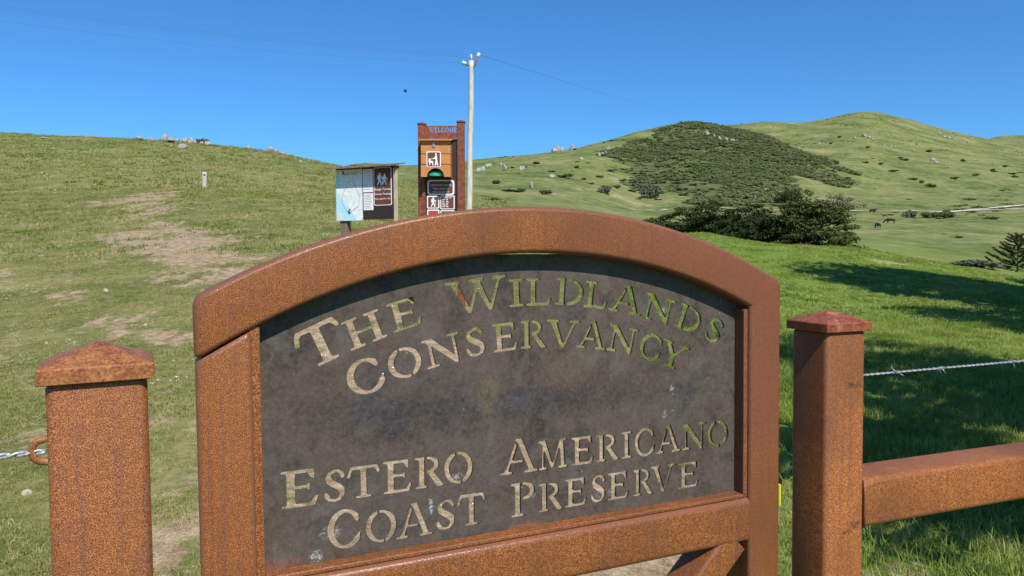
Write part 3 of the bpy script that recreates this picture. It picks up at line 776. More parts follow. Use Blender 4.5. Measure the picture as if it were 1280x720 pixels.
STEM = 0.205
def glyph(ch):
    g = Shape(-0.25, 2.0, -0.25, 1.3, 46)
    W = 1.0
    def stem(x, top=True, bot=True, l=0.2, r=0.2):
        g.bar(x, 0.02, x, 0.98, STEM)
        if top: g.serif(x, 1, l, r, -1)
        if bot: g.serif(x, 0, l, r, 1)
    if ch == 'I':
        stem(0.22); W = 0.44
    elif ch == 'L':
        stem(0.22); g.bar(0.25, 0.055, 0.78, 0.055, 0.11); g.poly([(0.66, 0.0), (0.84, 0.01), (0.90, 0.30), (0.80, 0.27)]); W = 0.88
    elif ch == 'E':
        stem(0.22); g.bar(0.25, 0.945, 0.74, 0.945, 0.11); g.poly([(0.60, 0.98), (0.80, 1.0), (0.80, 0.72), (0.72, 0.74)])
        g.bar(0.25, 0.53, 0.60, 0.53, 0.10); g.poly([(0.54, 0.53), (0.68, 0.66), (0.68, 0.40)])
        g.bar(0.25, 0.055, 0.78, 0.055, 0.11); g.poly([(0.62, 0.0), (0.82, 0.01), (0.90, 0.30), (0.80, 0.27)]); W = 0.90
    elif ch == 'T':
        g.bar(0.5, 0.02, 0.5, 0.95, STEM); g.serif(0.5, 0, 0.22, 0.22, 1); g.bar(0.08, 0.945, 0.94, 0.945, 0.12)
        g.stroke([(0.12, 0.93), (0.05, 0.80), (0.03, 0.70)], [0.13, 0.11, 0.13]); g.stroke([(0.90, 0.95), (0.96, 0.86), (0.99, 0.78)], [0.12, 0.11, 0.11]); W = 1.02
    elif ch == 'H':
        stem(0.22); stem(0.88); g.bar(0.22, 0.50, 0.88, 0.50, 0.10); W = 1.10
    elif ch == 'O':
        g.ellipse_arc(0.52, 0.5, 0.41, 0.45, 0, 360, 0.19, 0.10, 44); g.cut(0.46, 0.8, 0.40, 1.2, 0.045); g.cut(0.62, 0.2, 0.66, -0.2, 0.045); W = 1.04
    elif ch == 'C':
        g.ellipse_arc(0.53, 0.5, 0.42, 0.45, 42, 322, 0.20, 0.10, 40); g.stroke([(0.84, 0.80), (0.88, 0.70)], [0.15, 0.11]); g.stroke([(0.86, 0.22), (0.93, 0.36)], [0.10, 0.09]); W = 0.97
    elif ch == 'D':
        stem(0.22, l=0.2, r=0.14); g.ellipse_arc(0.40, 0.5, 0.55, 0.445, -86, 86, 0.20, 0.10, 26)
        g.bar(0.24, 0.945, 0.45, 0.945, 0.10); g.bar(0.24, 0.055, 0.45, 0.055, 0.10); g.cut(0.365, -0.2, 0.365, 1.2, 0.05); W = 1.05
    elif ch in 'PR':
        stem(0.22, l=0.2, r=0.2 if ch == 'P' else 0.15); g.ellipse_arc(0.42, 0.735, 0.33, 0.215, -88, 88, 0.18, 0.09, 20)
        g.bar(0.24, 0.95, 0.45, 0.95, 0.09); g.bar(0.40, 0.52, 0.48, 0.52, 0.09); g.cut(0.365, 0.22, 0.365, 1.2, 0.05); W = 0.86
        if ch == 'R':
            g.poly([(0.42, 0.50), (0.60, 0.54), (1.02, 0.03), (0.95, 0.0), (0.76, 0.02)]); g.cut(0.365, 0.22, 0.365, 1.2, 0.05); W = 1.0
    elif ch == 'S':
        g.stroke([(0.60, 0.76), (0.56, 0.86), (0.46, 0.935), (0.33, 0.93), (0.20, 0.85), (0.16, 0.73), (0.21, 0.62), (0.34, 0.53), (0.48, 0.45), (0.57, 0.35), (0.575, 0.22), (0.48, 0.09), (0.34, 0.055), (0.19, 0.09), (0.11, 0.20), (0.08, 0.28)],
                 [0.13, 0.11, 0.10, 0.11, 0.15, 0.17, 0.19, 0.20, 0.20, 0.18, 0.16, 0.12, 0.10, 0.11, 0.13, 0.11]); W = 0.70
    elif ch == 'N':
        g.bar(0.18, 0.02, 0.18, 0.95, 0.11); g.bar(0.95, 0.1, 0.95, 0.96, 0.11); g.serif(0.18, 0, 0.17, 0.17, 1); g.serif(0.95, 1, 0.18, 0.17, -1)
        g.poly([(0.02, 1.0), (0.28, 1.0), (1.00, 0.12), (0.99, -0.03), (0.90, -0.03)]); g.serif(0.10, 1, 0.12, 0.12, -1); W = 1.12
    elif ch == 'A':
        g.bar(0.16, 0.02, 0.50, 0.98, 0.105); g.bar(0.93, 0.02, 0.54, 1.02, 0.21); g.bar(0.27, 0.36, 0.78, 0.36, 0.09)
        g.serif(0.15, 0, 0.15, 0.16, 1); g.serif(0.94, 0, 0.20, 0.17, 1)
        g.cut(0.805, 0.02 + 0.10, 0.385, 1.15, 0.05); g.stroke([(0.48, 1.0), (0.52, 1.0)], 0.09); W = 1.12
    elif ch == 'V':
        g.bar(0.16, 0.97, 0.53, 0.0, 0.21, 0.13); g.bar(0.92, 0.97, 0.55, 0.0, 0.11, 0.10); g.serif(0.16, 1, 0.19, 0.19, -1); g.serif(0.92, 1, 0.17, 0.15, -1); W = 1.08
    elif ch == 'W':
        g.bar(0.16, 0.97, 0.55, 0.0, 0.21, 0.12); g.bar(0.87, 0.90, 0.56, 0.0, 0.11, 0.10)
        g.bar(0.82, 0.97, 1.16, 0.0, 0.21, 0.12); g.bar(1.52, 0.97, 1.17, 0.0, 0.11, 0.10)
        g.serif(0.16, 1, 0.19, 0.19, -1); g.serif(0.82, 1, 0.19, 0.19, -1); g.serif(1.52, 1, 0.18, 0.17, -1); W = 1.69
    elif ch == 'Y':
        g.bar(0.50, 0.02, 0.50, 0.5, STEM); g.bar(0.14, 0.97, 0.52, 0.42, 0.20); g.bar(0.90, 0.97, 0.50, 0.42, 0.11)
        g.serif(0.5, 0, 0.21, 0.21, 1); g.serif(0.14, 1, 0.18, 0.19, -1); g.serif(0.90, 1, 0.17, 0.16, -1); W = 1.06
    elif ch == 'M':
        g.bar(0.20, 0.02, 0.24, 0.95, 0.10); g.bar(1.12, 0.02, 1.06, 0.96, 0.20); g.bar(0.24, 0.98, 0.64, 0.05, 0.20, 0.12); g.bar(1.02, 0.97, 0.65, 0.05, 0.10)
        g.serif(0.20, 0, 0.17, 0.16, 1); g.serif(1.12, 0, 0.19, 0.18, 1); g.serif(0.18, 1, 0.14, 0.12, -1); g.serif(1.10, 1, 0.12, 0.16, -1); W = 1.32
    return g.loops(), W
GLYPHS = {}
def letter_loops(ch, s, z, w, h, rot=0.0):
    """outline of a letter standing with its foot's middle on (s, z)"""
    if ch not in GLYPHS: GLYPHS[ch] = glyph(ch)
    L, W = GLYPHS[ch]
    c, sn = math.cos(rot), math.sin(rot)
    out = []
    for l in L:
        out.append([(s + c * (x / W - 0.5) * w - sn * y * h, z + sn * (x / W - 0.5) * w + c * y * h) for x, y in l])
    return out

# ------------------------------------------------------------------ the gate
GATE = thing('entrance_gate', 'rusted steel gate with an arched top and a dark sheet of cut-out lettering', 'gate', (0, 1.23, 0), math.radians(23.5))
GZ = -0.02
S0, CZ, RO, RI = 0.0495, 0.488, 1.128, 1.049
SL, SR, TUBE = -0.497, 0.596, 0.079
def arc_z(s, r): return CZ + math.sqrt(r * r - (s - S0) ** 2)

def tube_loop(O, I, w_in=0.0, depth=TUBE, r=0.0095):
    O, I = Vector((O[0], 0, O[1])), Vector((I[0], 0, I[1]))
    ax = (O - I); L = ax.length; ax.normalize(); c = (O + I) / 2
    return [c + ax * px + Vector((0, depth / 2 + py, 0)) for px, py in rrect(L - 2 * w_in, depth - 2 * w_in, max(r - w_in * 0.5, 0.003), 6)]

def build_gate():
    # arched top rail: clipped plumb at its left end, mitred into the right stile
    mb = MB(); loops = []
    N = 60
    for a in (0, 30, 60, 90):
        ds = 0.012 * (1 - math.sin(math.radians(a))) ; ins = 0.012 * (1 - math.sin(math.radians(a)))
        x = SL + 0.012 * (1 - math.cos(math.radians(a)))
        loops.append(tube_loop((x, arc_z(x, RO)), (x, arc_z(x, RI)), 0.012 * (1 - math.sin(math.radians(a)))))
    for k in range(1, N + 1):
        t = k / N
        so = SL + 0.012 + (SR - SL - 0.012) * t; si = SL + 0.012 + (SR - TUBE - SL - 0.012) * t
        loops.append(tube_loop((so, arc_z(so, RO)), (si, arc_z(si, RI))))
    mb.loft(loops)
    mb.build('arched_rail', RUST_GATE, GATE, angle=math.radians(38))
    # stiles
    mb = MB(); loops = []
    c = SL + 0.0005 + TUBE / 2
    for z, ins in ((0.06, 0), (None, 0.0), ('r1', 0.0012), ('r2', 0.0035)):
        l = []
        for px, py in rrect(TUBE - 0.001 - 2 * ins, TUBE - 2 * ins, 0.0095, 6):
            s = c + px
            top = arc_z(s, RI) - 0.0025
            zz = z if isinstance(z, float) else top - {None: 0.008, 'r1': 0.0025, 'r2': 0.0}[z]
            l.append((s, TUBE / 2 + py, zz))
        loops.append(l)
    mb.loft(loops)
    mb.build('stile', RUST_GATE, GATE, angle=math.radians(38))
    mb = MB(); loops = []
    c = SR - TUBE / 2
    zi, zo = arc_z(SR - TUBE, RI), arc_z(SR, RO)
    for z in (0.06, None):
        l = []
        for px, py in rrect(TUBE, TUBE, 0.0095, 6):
            s = c + px
            l.append((s, TUBE / 2 + py, z if z else zi + (zo - zi) * (s - SR + TUBE) / TUBE - 0.0004))
        loops.append(l)
    mb.loft(loops)
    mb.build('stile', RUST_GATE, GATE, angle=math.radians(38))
    # rails and the brace
    a, b = SL + TUBE + 0.0004, SR - TUBE - 0.0004
    def rail(name, z0, z1, r=0.0095):
        mb = MB(); d = TUBE - 0.001
        mb.loft([[(s, TUBE / 2 + py, (z0 + z1) / 2 + pz) for py, pz in rrect(d, z1 - z0, r, 6)] for s in (a, b)])
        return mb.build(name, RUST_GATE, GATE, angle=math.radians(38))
    rail('middle_rail', 0.952, 1.041, 0.0125)
    rail('bottom_rail', 0.13, 0.21)
    def brace(p, q, w, d):
        p, q = Vector((p[0], 0, p[1])), Vector((q[0], 0, q[1]))
        ax = (q - p).normalized(); nx = Vector((-ax.z, 0, ax.x))
        mb = MB()
        mb.loft([[o + nx * px + Vector((0, TUBE / 2 + py, 0)) for px, py in rrect(w, d, 0.008, 5)] for o in (p, q)])
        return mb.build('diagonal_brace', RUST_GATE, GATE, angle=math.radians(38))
    brace((0.487, 0.958), (-0.28, 0.205), 0.062, TUBE - 0.004)
    # stop bars the sheet is set against
    mb = MB(); mb.box(a - 0.0045, a + 0.0112, 0.008, 0.0345, 1.0425, arc_z(a + 0.0003, RI) + 0.004, 0.0015); mb.build('stop_bar', RUST_GATE, GATE)
    mb = MB(); mb.box(b - 0.0102, b - 0.0003, 0.008, 0.0345, 1.0425, arc_z(b - 0.0003, RI) - 0.006, 0.0015); mb.build('stop_bar', RUST_GATE, GATE)
    mb = MB(); mb.box(a + 0.0118, b - 0.0108, 0.007, 0.0345, 1.0418, 1.0492, 0.0015); mb.build('stop_bar', RUST_GATE, GATE)
    mb = MB(); mb.tube([(b - 0.004, 0.012, 1.050), (b - 0.003, 0.011, 1.050), (b - 0.002, 0.010, 1.050)], [0.004, 0.006, 0.003], 8); mb.build('weld_bead', RUST_GATE, GATE, smooth=True)
    # sign sheet with its stencil
    def off(s, z, o=0.0367): return s, z
    outline = [(a + 0.002, 1.0425), (b - 0.002, 1.0425)]
    R = RI - 0.0035
    for k in range(65):
        s = b - 0.002 + (a - b + 0.004) * k / 64
        outline.append((s, arc_z(s, RI - 0.0006 - 0.0017 * math.exp(-((s - 0.05) / 0.05) ** 4))))
    loops = [outline]
    f = lambda s, s0, r: math.atan2(-(s - s0), math.sqrt(r * r - (s - s0) ** 2))
    for ch, s, z, w, h in (('T', -30.0, 136.7, 7.3, 6.4), ('H', -23.6, 139.15, 6.2, 4.95), ('E', -17.0, 141.35, 5.2, 4.95),
                           ('W', -4.4, 143.7, 10.6, 5.7), ('I', 2.5, 144.25, 2.7, 4.9), ('L', 6.8, 144.3, 4.7, 4.9), ('D', 12.9, 144.1, 5.7, 4.9), ('L', 18.2, 143.4, 4.8, 4.9),
                           ('A', 24.6, 142.2, 7.0, 5.1), ('N', 31.6, 140.3, 6.8, 5.0), ('D', 38.6, 138.2, 5.8, 5.0), ('S', 44.5, 135.7, 4.3, 5.1)):
        loops += letter_loops(ch, s / 100, z / 100, w / 100, h / 100, f(s, 5.9, 90))
    for ch, s, z, w, h in (('C', -23.4, 131.1, 6.1, 5.9), ('O', -17.1, 133.2, 6.0, 5.2), ('N', -10.7, 134.9, 6.3, 5.0), ('S', -5.1, 135.9, 3.9, 5.1), ('E', 0.4, 136.5, 4.7, 5.0),
                           ('R', 5.7, 136.7, 4.9, 5.0), ('V', 11.5, 136.5, 6.4, 5.0), ('A', 17.3, 135.9, 6.1, 5.0), ('N', 23.6, 134.8, 6.1, 5.0), ('C', 29.7, 133.0, 5.2, 5.2), ('Y', 34.9, 131.2, 6.0, 5.0)):
        loops += letter_loops(ch, s / 100, z / 100, w / 100, h / 100, f(s, 5.5, 80))
    for ch, l, r, z, h in (('E', -37.8, -32.1, 114.0, 6.0), ('S', -31.5, -27.8, 114.0, 5.45), ('T', -27.5, -22.4, 114.1, 5.3), ('E', -21.7, -16.9, 114.1, 5.5), ('R', -16.3, -11.4, 114.2, 5.4), ('O', -11.4, -6.0, 114.2, 5.6),
                           ('A', -0.9, 6.3, 114.5, 6.1), ('M', 6.4, 12.3, 114.5, 5.4), ('E', 13.2, 17.9, 114.5, 5.3), ('R', 18.4, 23.3, 114.5, 5.2), ('I', 23.9, 26.1, 114.5, 5.2), ('C', 26.7, 31.4, 114.4, 5.6), ('A', 31.7, 37.4, 114.5, 5.3), ('N', 37.8, 43.4, 114.5, 5.3), ('O', 43.8, 49.2, 114.3, 5.4),
                           ('C', -31.0, -25.6, 106.2, 6.5), ('O', -24.9, -19.6, 106.2, 5.5), ('A', -19.6, -13.6, 106.2, 5.7), ('S', -13.0, -9.3, 106.5, 5.4), ('T', -8.9, -3.9, 106.6, 5.6),
                           ('P', 1.1, 5.8, 106.7, 6.2), ('R', 6.5, 11.3, 106.8, 5.3), ('E', 11.8, 16.4, 106.9, 5.3), ('S', 17.0, 20.5, 106.9, 5.4), ('E', 20.9, 25.5, 106.9, 5.3), ('R', 26.5, 30.9, 106.9, 5.2), ('V', 30.7, 36.1, 106.9, 5.4), ('E', 36.9, 41.9, 106.9, 5.2)):
        loops += letter_loops(ch, (l + r) / 200, z / 100, (r - l) / 100, h / 100)
    me = curve_mesh('sign_sheet', loops, 0.0055, PANEL)
    p = link_mesh('sign_sheet', me, GATE, (0, 0.0372, 0))
    # latch on the closing stile
    mb = MB(); mb.box(SR + 0.0105, SR + 0.030, 0.026, 0.066, 1.008, 1.062, 0.002)
    la = mb.build('latch', BLACK_METAL, GATE)
    mb = MB(); mb.box(SR + 0.0005, SR + 0.0070, 0.004, 0.036, 1.010, 1.058, 0.002)
    mb.build('latch_tag', YELLOW, la)
build_gate()

# ------------------------------------------------------------------ fence posts, rail and wires
POST_W = 0.1016
def post(name, label, x, y, yaw, top, cap_mat, mat):
    z0 = gz(x, y)
    t = thing(name, label, 'gate post', (x, y, 0), yaw)
    mb = MB()
    mb.loft([[(px, py, z) for px, py in rrect(POST_W - 2 * i, POST_W - 2 * i, 0.0105, 6)] for z, i in ((z0 - 0.1, 0), (top - 0.006, 0), (top - 0.001, 0.002))])
    mb.build('post_body', mat, t, angle=math.radians(38))
    mb = MB(); w = 0.1168
    loops = []
    for z, ins, r in ((top, 0.0008, 0.0018), (top + 0.0008, 0, 0.002), (top + 0.0165, 0, 0.002), (top + 0.0185, 0.0015, 0.002), (top + 0.0195, 0.0045, 0.002)):
        loops.append([(px, py, z) for px, py in rrect(w - 2 * ins, w - 2 * ins, r, 2)])
    for k in range(1, 9):
        q = k / 8
        loops.append([(px, py, top + 0.0195 + 0.0215 * q) for px, py in rrect((w - 0.009) * (1 - q) + 0.004, (w - 0.009) * (1 - q) + 0.004, 0.0015, 2)])
    mb.loft(loops)
    mb.build('post_cap', cap_mat, t, angle=math.radians(25))
    return t
LPY, RPY = math.radians(27.5), math.radians(20)
LP = post('gate_post', 'rusty square steel post with a pyramid cap and a wire loop, left of the gate', -0.4935, 0.86, LPY, 1.3935, RUST_CAP, RUST_POST)
RP = post('gate_post', 'rusty square steel post with a red pyramid cap, right of the gate beside the rail', 0.6596, 1.51, RPY, 1.373, RED_CAP, RUST_POST2)
# wire loop welded on the left post
mb = MB()
mb.tube([(-0.048, 0.0, 1.3105 + 0.0130), (-0.055, 0, 1.3105 + 0.0135), (-0.063, 0, 1.3105 + 0.012), (-0.0685, 0, 1.3105 + 0.0075), (-0.070, 0, 1.3105),
         (-0.0685, 0, 1.3105 - 0.0075), (-0.063, 0, 1.3105 - 0.012), (-0.055, 0, 1.3105 - 0.0135), (-0.048, 0, 1.3105 - 0.0130)], 0.0040, 10)
mb.build('wire_loop', RUST_CAP, LP, smooth=True)

def twist(name, label, p, q, r, strand, pitch, parent=None, sag=0.0, cat='wire'):
    p, q = Vector(p), Vector(q); L = (q - p).length; ax = (q - p).normalized()
    u = ax.cross(Vector((0, 0, 1))).normalized(); w = u.cross(ax)
    n = int(L / pitch * 8)
    mb = MB()
    for ph in (0, math.pi):
        pts = []
        for k in range(n + 1):
            t = k / n; a = 2 * math.pi * t * L / pitch + ph
            pts.append(p + ax * L * t + (u * math.cos(a) + w * math.sin(a)) * r - Vector((0, 0, sag * 4 * t * (1 - t))))
        mb.tube(pts, strand, 6)
    o = mb.build(name, GALV, None, smooth=True)
    return tag(o, label, cat), (p, ax, L, u, w)
cb, sb = math.cos(LPY), math.sin(LPY)
hook = Vector((-0.4935 - 0.069 * cb, 0.86 - 0.069 * sb, 1.3105))
twist('twisted_wire', 'twisted galvanised wire strand tied to the loop on the left post', hook + Vector((0.012, 0.006, -0.001)), hook + Vector((-2.2 * cb, -2.2 * sb, -0.004)), 0.0020, 0.0020, 0.034)
# barbed wire to the right
cr, sr = math.cos(RPY), math.sin(RPY)
A0 = Vector((0.6596 + 0.052 * cr, 1.51 + 0.052 * sr, 1.2705))
BW, (bp, bax, bL, bu, bw) = twist('barbed_wire', 'galvanised barbed wire strand running right from the red capped post', A0, A0 + Vector((3.0 * cr, 3.0 * sr, 0.015)), 0.0015, 0.0014, 0.03)
for k, d in enumerate((0.006, 0.135, 0.268, 0.50, 0.63, 0.77, 0.91)):
    c = bp + bax * d
    mb = MB(); rb = random.Random(k + 3)
    mb.tube([c + bax * (t * 0.008 - 0.004) + (bu * math.cos(t * 14) + bw * math.sin(t * 14)) * 0.0034 for t in np.linspace(0, 1, 14)], 0.0012, 5)
    for j in range(4 if k != 0 else 3):
        a = rb.uniform(0, 6.28); dirv = (bu * math.cos(a) + bw * math.sin(a) + bax * rb.uniform(-0.7, 0.7)).normalized()
        o = c + bax * (0.004 if j % 2 else -0.004)
        mb.tube([o + dirv * 0.002, o + dirv * 0.010, o + dirv * 0.0165], [0.0012, 0.0011, 0.0003], 5)
    mb.build('barb', GALV, BW, smooth=True)
# heavy rail to the right
RL = thing('fence_rail', 'heavy square rusty steel rail welded to the right gate post', 'fence rail', (0.6596, 1.51, 0), RPY)
mb = MB(); rl = 2.6
mb.loft([[(x, py - 0.001, 1.0125 + pz) for py, pz in rrect(0.0985, 0.1035, 0.0125, 6)] for x in [0.0512 + rl * k / 10 for k in range(11)]])
mb.build('rail_tube', RUST_POST2, RL, angle=math.radians(38))
mb = MB()
mb.tube([(0.052, -0.049, 0.962), (0.0525, -0.0505, 1.0), (0.0525, -0.0505, 1.03), (0.052, -0.049, 1.062)], 0.0028, 6)
mb.build('weld_bead', RUST_POST2, RL, smooth=True)

# ------------------------------------------------------------------ welcome kiosk
def sheet(name, mat, x0, x1, z0, z1, y, parent, r=0.01, t=0.006):
    mb = MB(); c = ((x0 + x1) / 2, (z0 + z1) / 2)
    mb.loft([[(c[0] + px, yy, c[1] + pz) for px, pz in rrect(x1 - x0, z1 - z0, r, 4)] for yy in (y, y - t)])
    return mb.build(name, mat, parent)
def picto(name, mat, prims, x, z, sc, y, parent, t=0.003):
    g = Shape(-0.6, 0.6, -0.1, 1.15, 60)
    for p in prims: g.stroke(*p)
    me = curve_mesh(name, [[(x + a * sc, z + b * sc) for a, b in l] for l in g.loops(0.008)], t, mat)
    return link_mesh(name, me, parent, (0, y, 0))
def words(name, s, size, mat, x, z, y, parent, t=0.003):
    o = link_mesh(name, text_mesh(s, size, mat, t), parent, (x, y, z)); o.name = name
    return o
HIKER = [([(0.0, 0.98), (0.0, 1.0)], 0.17), ([(0.0, 0.80), (-0.02, 0.50)], [0.26, 0.20]), ([(-0.15, 0.80), (-0.17, 0.55)], [0.16, 0.16]),
         ([(-0.02, 0.5), (0.10, 0.28), (0.12, 0.02)], [0.15, 0.12, 0.10]), ([(-0.03, 0.5), (-0.12, 0.26), (-0.24, 0.03)], [0.15, 0.12, 0.10]),
         ([(0.06, 0.78), (0.20, 0.60), (0.26, 0.66)], [0.10, 0.08, 0.07]), ([(0.28, 0.72), (0.24, 0.02)], 0.04)]
def shift(pr, dx, dz=0.0, k=1.0): return [([(x * k + dx, z * k + dz) for x, z in p], ([q * k for q in w] if hasattr(w, '__len__') else w * k)) for p, w in pr]

def build_kiosk():
    kx, ky = -1.003, 10.3
    z0 = gz(kx, ky)
    K = thing('welcome_kiosk', 'tall rusty steel welcome post with an orange brown waste bag box and small signs', 'kiosk', (kx, ky, 0), 0.0)
    K.rotation_euler = (0, math.radians(0.5), 0)
    X = lambda x: (x - 549.5) * 0.01136
    Z = lambda y: 1.53 + (322.3 - y) * 0.01136
    for x0, x1, top in ((-0.328, -0.222, 3.395), (0.222, 0.328, 3.425)):
        mb = MB(); mb.loft([[((x0 + x1) / 2 + px, py, z) for px, py in rrect(0.104, 0.104, 0.01, 3)] for z in (z0 - 0.1, top)])
        p = mb.build('kiosk_post', KIOSK_RUST, K)
        mb = MB(); mb.loft([[((x0 + x1) / 2 + px, py, z) for px, py in rrect(0.122 - q, 0.122 - q, 0.004, 2)] for z, q in ((top, 0), (top + 0.018, 0), (top + 0.04, 0.11))])
        mb.build('post_cap', KIOSK_RUST, p)
    # header board, letters cut right through
    loops = [[(-0.222, 3.195), (0.222, 3.195), (0.222, 3.375), (-0.222, 3.375)]]
    xs = -0.170
    for ch, w in zip('WELCOME', (0.074, 0.042, 0.039, 0.049, 0.051, 0.060, 0.042)):
        loops += letter_loops(ch, xs + w / 2, 3.285, w, 0.068); xs += w + 0.006
    link_mesh('header_board', curve_mesh('header_board', loops, 0.008, KIOSK_RUST), K, (0, -0.046, 0))
    mb = MB(); mb.box(-0.221, 0.221, -0.02, 0.02, z0 + 0.35, 3.193); mb.build('back_panel', BACK_DARK, K)
    # waste bag box: body in three drawers' worth of seams, lid, latch, opening
    mb = MB()
    x0, x1, y0, y1 = -0.258, 0.150, -0.275, -0.022
    for za, zb in ((2.955, 3.135), (2.812, 2.949)):
        mb.box(x0, x1, y0, y1, za, zb, 0.004)
    # lowest tier is a front plate with a round mouth and two cheeks
    box = mb.build('bag_box', BOX_TAN, K)
    plate = [(x0, 2.640), (x0, 2.806), (x1, 2.806), (x1, 2.640)]
    arch = [(-0.055 + 0.118 * math.cos(a), 2.640 + 0.118 * math.sin(a)) for a in np.linspace(0, math.pi, 20)]
    link_mesh('mouth_plate', curve_mesh('mouth_plate', [[(x0, 2.640), (x0, 2.806), (x1, 2.806), (x1, 2.640)] + arch], 0.006, BOX_TAN), box, (0, y0 + 0.004, 0))
    for q0, q1 in ((x0, x0 + 0.006), (x1 - 0.006, x1)):
        mb = MB(); mb.box(q0, q1, y0 + 0.008, y1, 2.640, 2.806); mb.build('cheek', BOX_TAN, box)
    mb = MB(); mb.box(x0 + 0.01, x1 - 0.01, y0 + 0.09, y1 - 0.01, 2.642, 2.804); mb.build('bag_liner', DARK_HOLE, box)
    mb = MB()
    mb.loft([[(-0.058 + 0.112 * k * math.cos(a), y0 + 0.055 - 0.02 * (1 - k), 2.652 + (0.085 + 0.012 * math.sin(3 * a)) * k * abs(math.sin(a)) ** 0.9 * (1 if math.sin(a) >= 0 else 0.12)) for a in np.linspace(0, 2 * math.pi, 24, endpoint=False)] for k in (1.0, 0.85, 0.5, 0.15)])
    mb.build('green_bag', GREEN_BAG, box, smooth=True)
    mb = MB(); mb.loft([[(x0 - 0.022, y0 - 0.05, 3.128), (x0 - 0.022, y1 + 0.0, 3.185), (x0 - 0.022, y1, 3.196), (x0 - 0.022, y0 - 0.05, 3.141)], [(x1 + 0.022, y0 - 0.05, 3.128), (x1 + 0.022, y1, 3.185), (x1 + 0.022, y1, 3.196), (x1 + 0.022, y0 - 0.05, 3.141)]])
    mb.build('lid', BOX_TAN, box)
    mb = MB(); mb.box(-0.098, -0.060, y0 - 0.012, y0, 3.040, 3.115, 0.003); mb.build('latch', STEEL, box)
    ps = sheet('bag_sign', SIGN_WHITE, -0.178, 0.018, 2.770, 2.985, y0 - 0.001, box, 0.02, 0.004)
    sheet('sign_face', SIGN_BROWN, -0.166, 0.006, 2.782, 2.973, y0 - 0.0052, ps, 0.014, 0.002)
    person = [([(0.16, 0.98), (0.16, 1.0)], 0.15), ([(0.16, 0.80), (0.18, 0.48)], [0.20, 0.16]), ([(0.17, 0.48), (0.10, 0.02)], 0.11), ([(0.2, 0.48), (0.30, 0.02)], 0.11), ([(0.14, 0.78), (-0.02, 0.58), (-0.10, 0.62)], 0.09),
              ([(-0.42, 0.34), (-0.16, 0.30)], [0.20, 0.17]), ([(-0.42, 0.36), (-0.44, 0.56)], [0.14, 0.12]), ([(-0.44, 0.55), (-0.34, 0.54)], 0.09), ([(-0.40, 0.3), (-0.40, 0.03)], 0.08), ([(-0.18, 0.28), (-0.12, 0.03)], 0.10), ([(-0.1, 0.62), (-0.42, 0.48)], 0.03)]
    picto('pictogram', SIGN_WHITE, person, -0.072, 2.795, 0.155, y0 - 0.009, ps)
    # signs below the box
    yb = -0.0215
    s1 = sheet('notice_sign', SIGN_WHITE, X(532), X(565.5), Z(244.5), Z(226), yb, K, 0.035, 0.004)
    sheet('sign_face', SIGN_BROWN, X(534), X(563.5), Z(242.8), Z(227.8), yb - 0.005, s1, 0.028, 0.002)
    for k, (s, q) in enumerate((('LEAVE NO TRACE', 0.037), ('Please pack out', 0.035), ('what you pack in', 0.035))):
        words('lettering', s, q, SIGN_WHITE, X(548.7), Z(233.6 + 4.0 * k), yb - 0.010, s1)
    s2 = sheet('hiker_sign', SIGN_WHITE, X(531.5), X(546.8), Z(261.3), Z(245.6), yb, K, 0.015, 0.004)
    sheet('sign_face', SIGN_BROWN, X(532.9), X(545.4), Z(259.9), Z(247.0), yb - 0.005, s2, 0.01, 0.002)
    picto('pictogram', SIGN_WHITE, HIKER, X(539.4), Z(259.2), 0.125, yb - 0.010, s2)
    s3 = sheet('rules_sign', SIGN_WHITE, X(548.0), X(565.8), Z(262.3), Z(245.2), yb, K, 0.015, 0.004)
    sheet('sign_face', SIGN_BROWN, X(549.2), X(564.6), Z(261.1), Z(246.4), yb - 0.005, s3, 0.01, 0.002)
    mb = MB()
    for k in range(6):
        for j in range(rnd.randint(2, 3)):
            xa = X(550.6 + j * 4.4); mb.box(xa, xa + rnd.uniform(0.025, 0.043), yb - 0.010, yb - 0.0075, Z(248.6 + 2.2 * k), Z(247.7 + 2.2 * k))
    mb.build('lettering', SIGN_WHITE, s3)
    s4 = sheet('prohibition_sign', SIGN_WHITE, X(531.5), X(546.8), Z(278.5), Z(262.6), yb, K, 0.015, 0.004)
    sheet('sign_face', SIGN_RED, X(532.9), X(545.4), Z(277.0), Z(264.0), yb - 0.005, s4, 0.01, 0.002)
    s5 = sheet('blank_sign', SIGN_WHITE, X(548.0), X(565.8), Z(279.0), Z(263.5), yb, K, 0.015, 0.004)
    sheet('sign_face', SIGN_BROWN, X(549.2), X(564.6), Z(277.8), Z(264.7), yb - 0.005, s5, 0.01, 0.002)
build_kiosk()

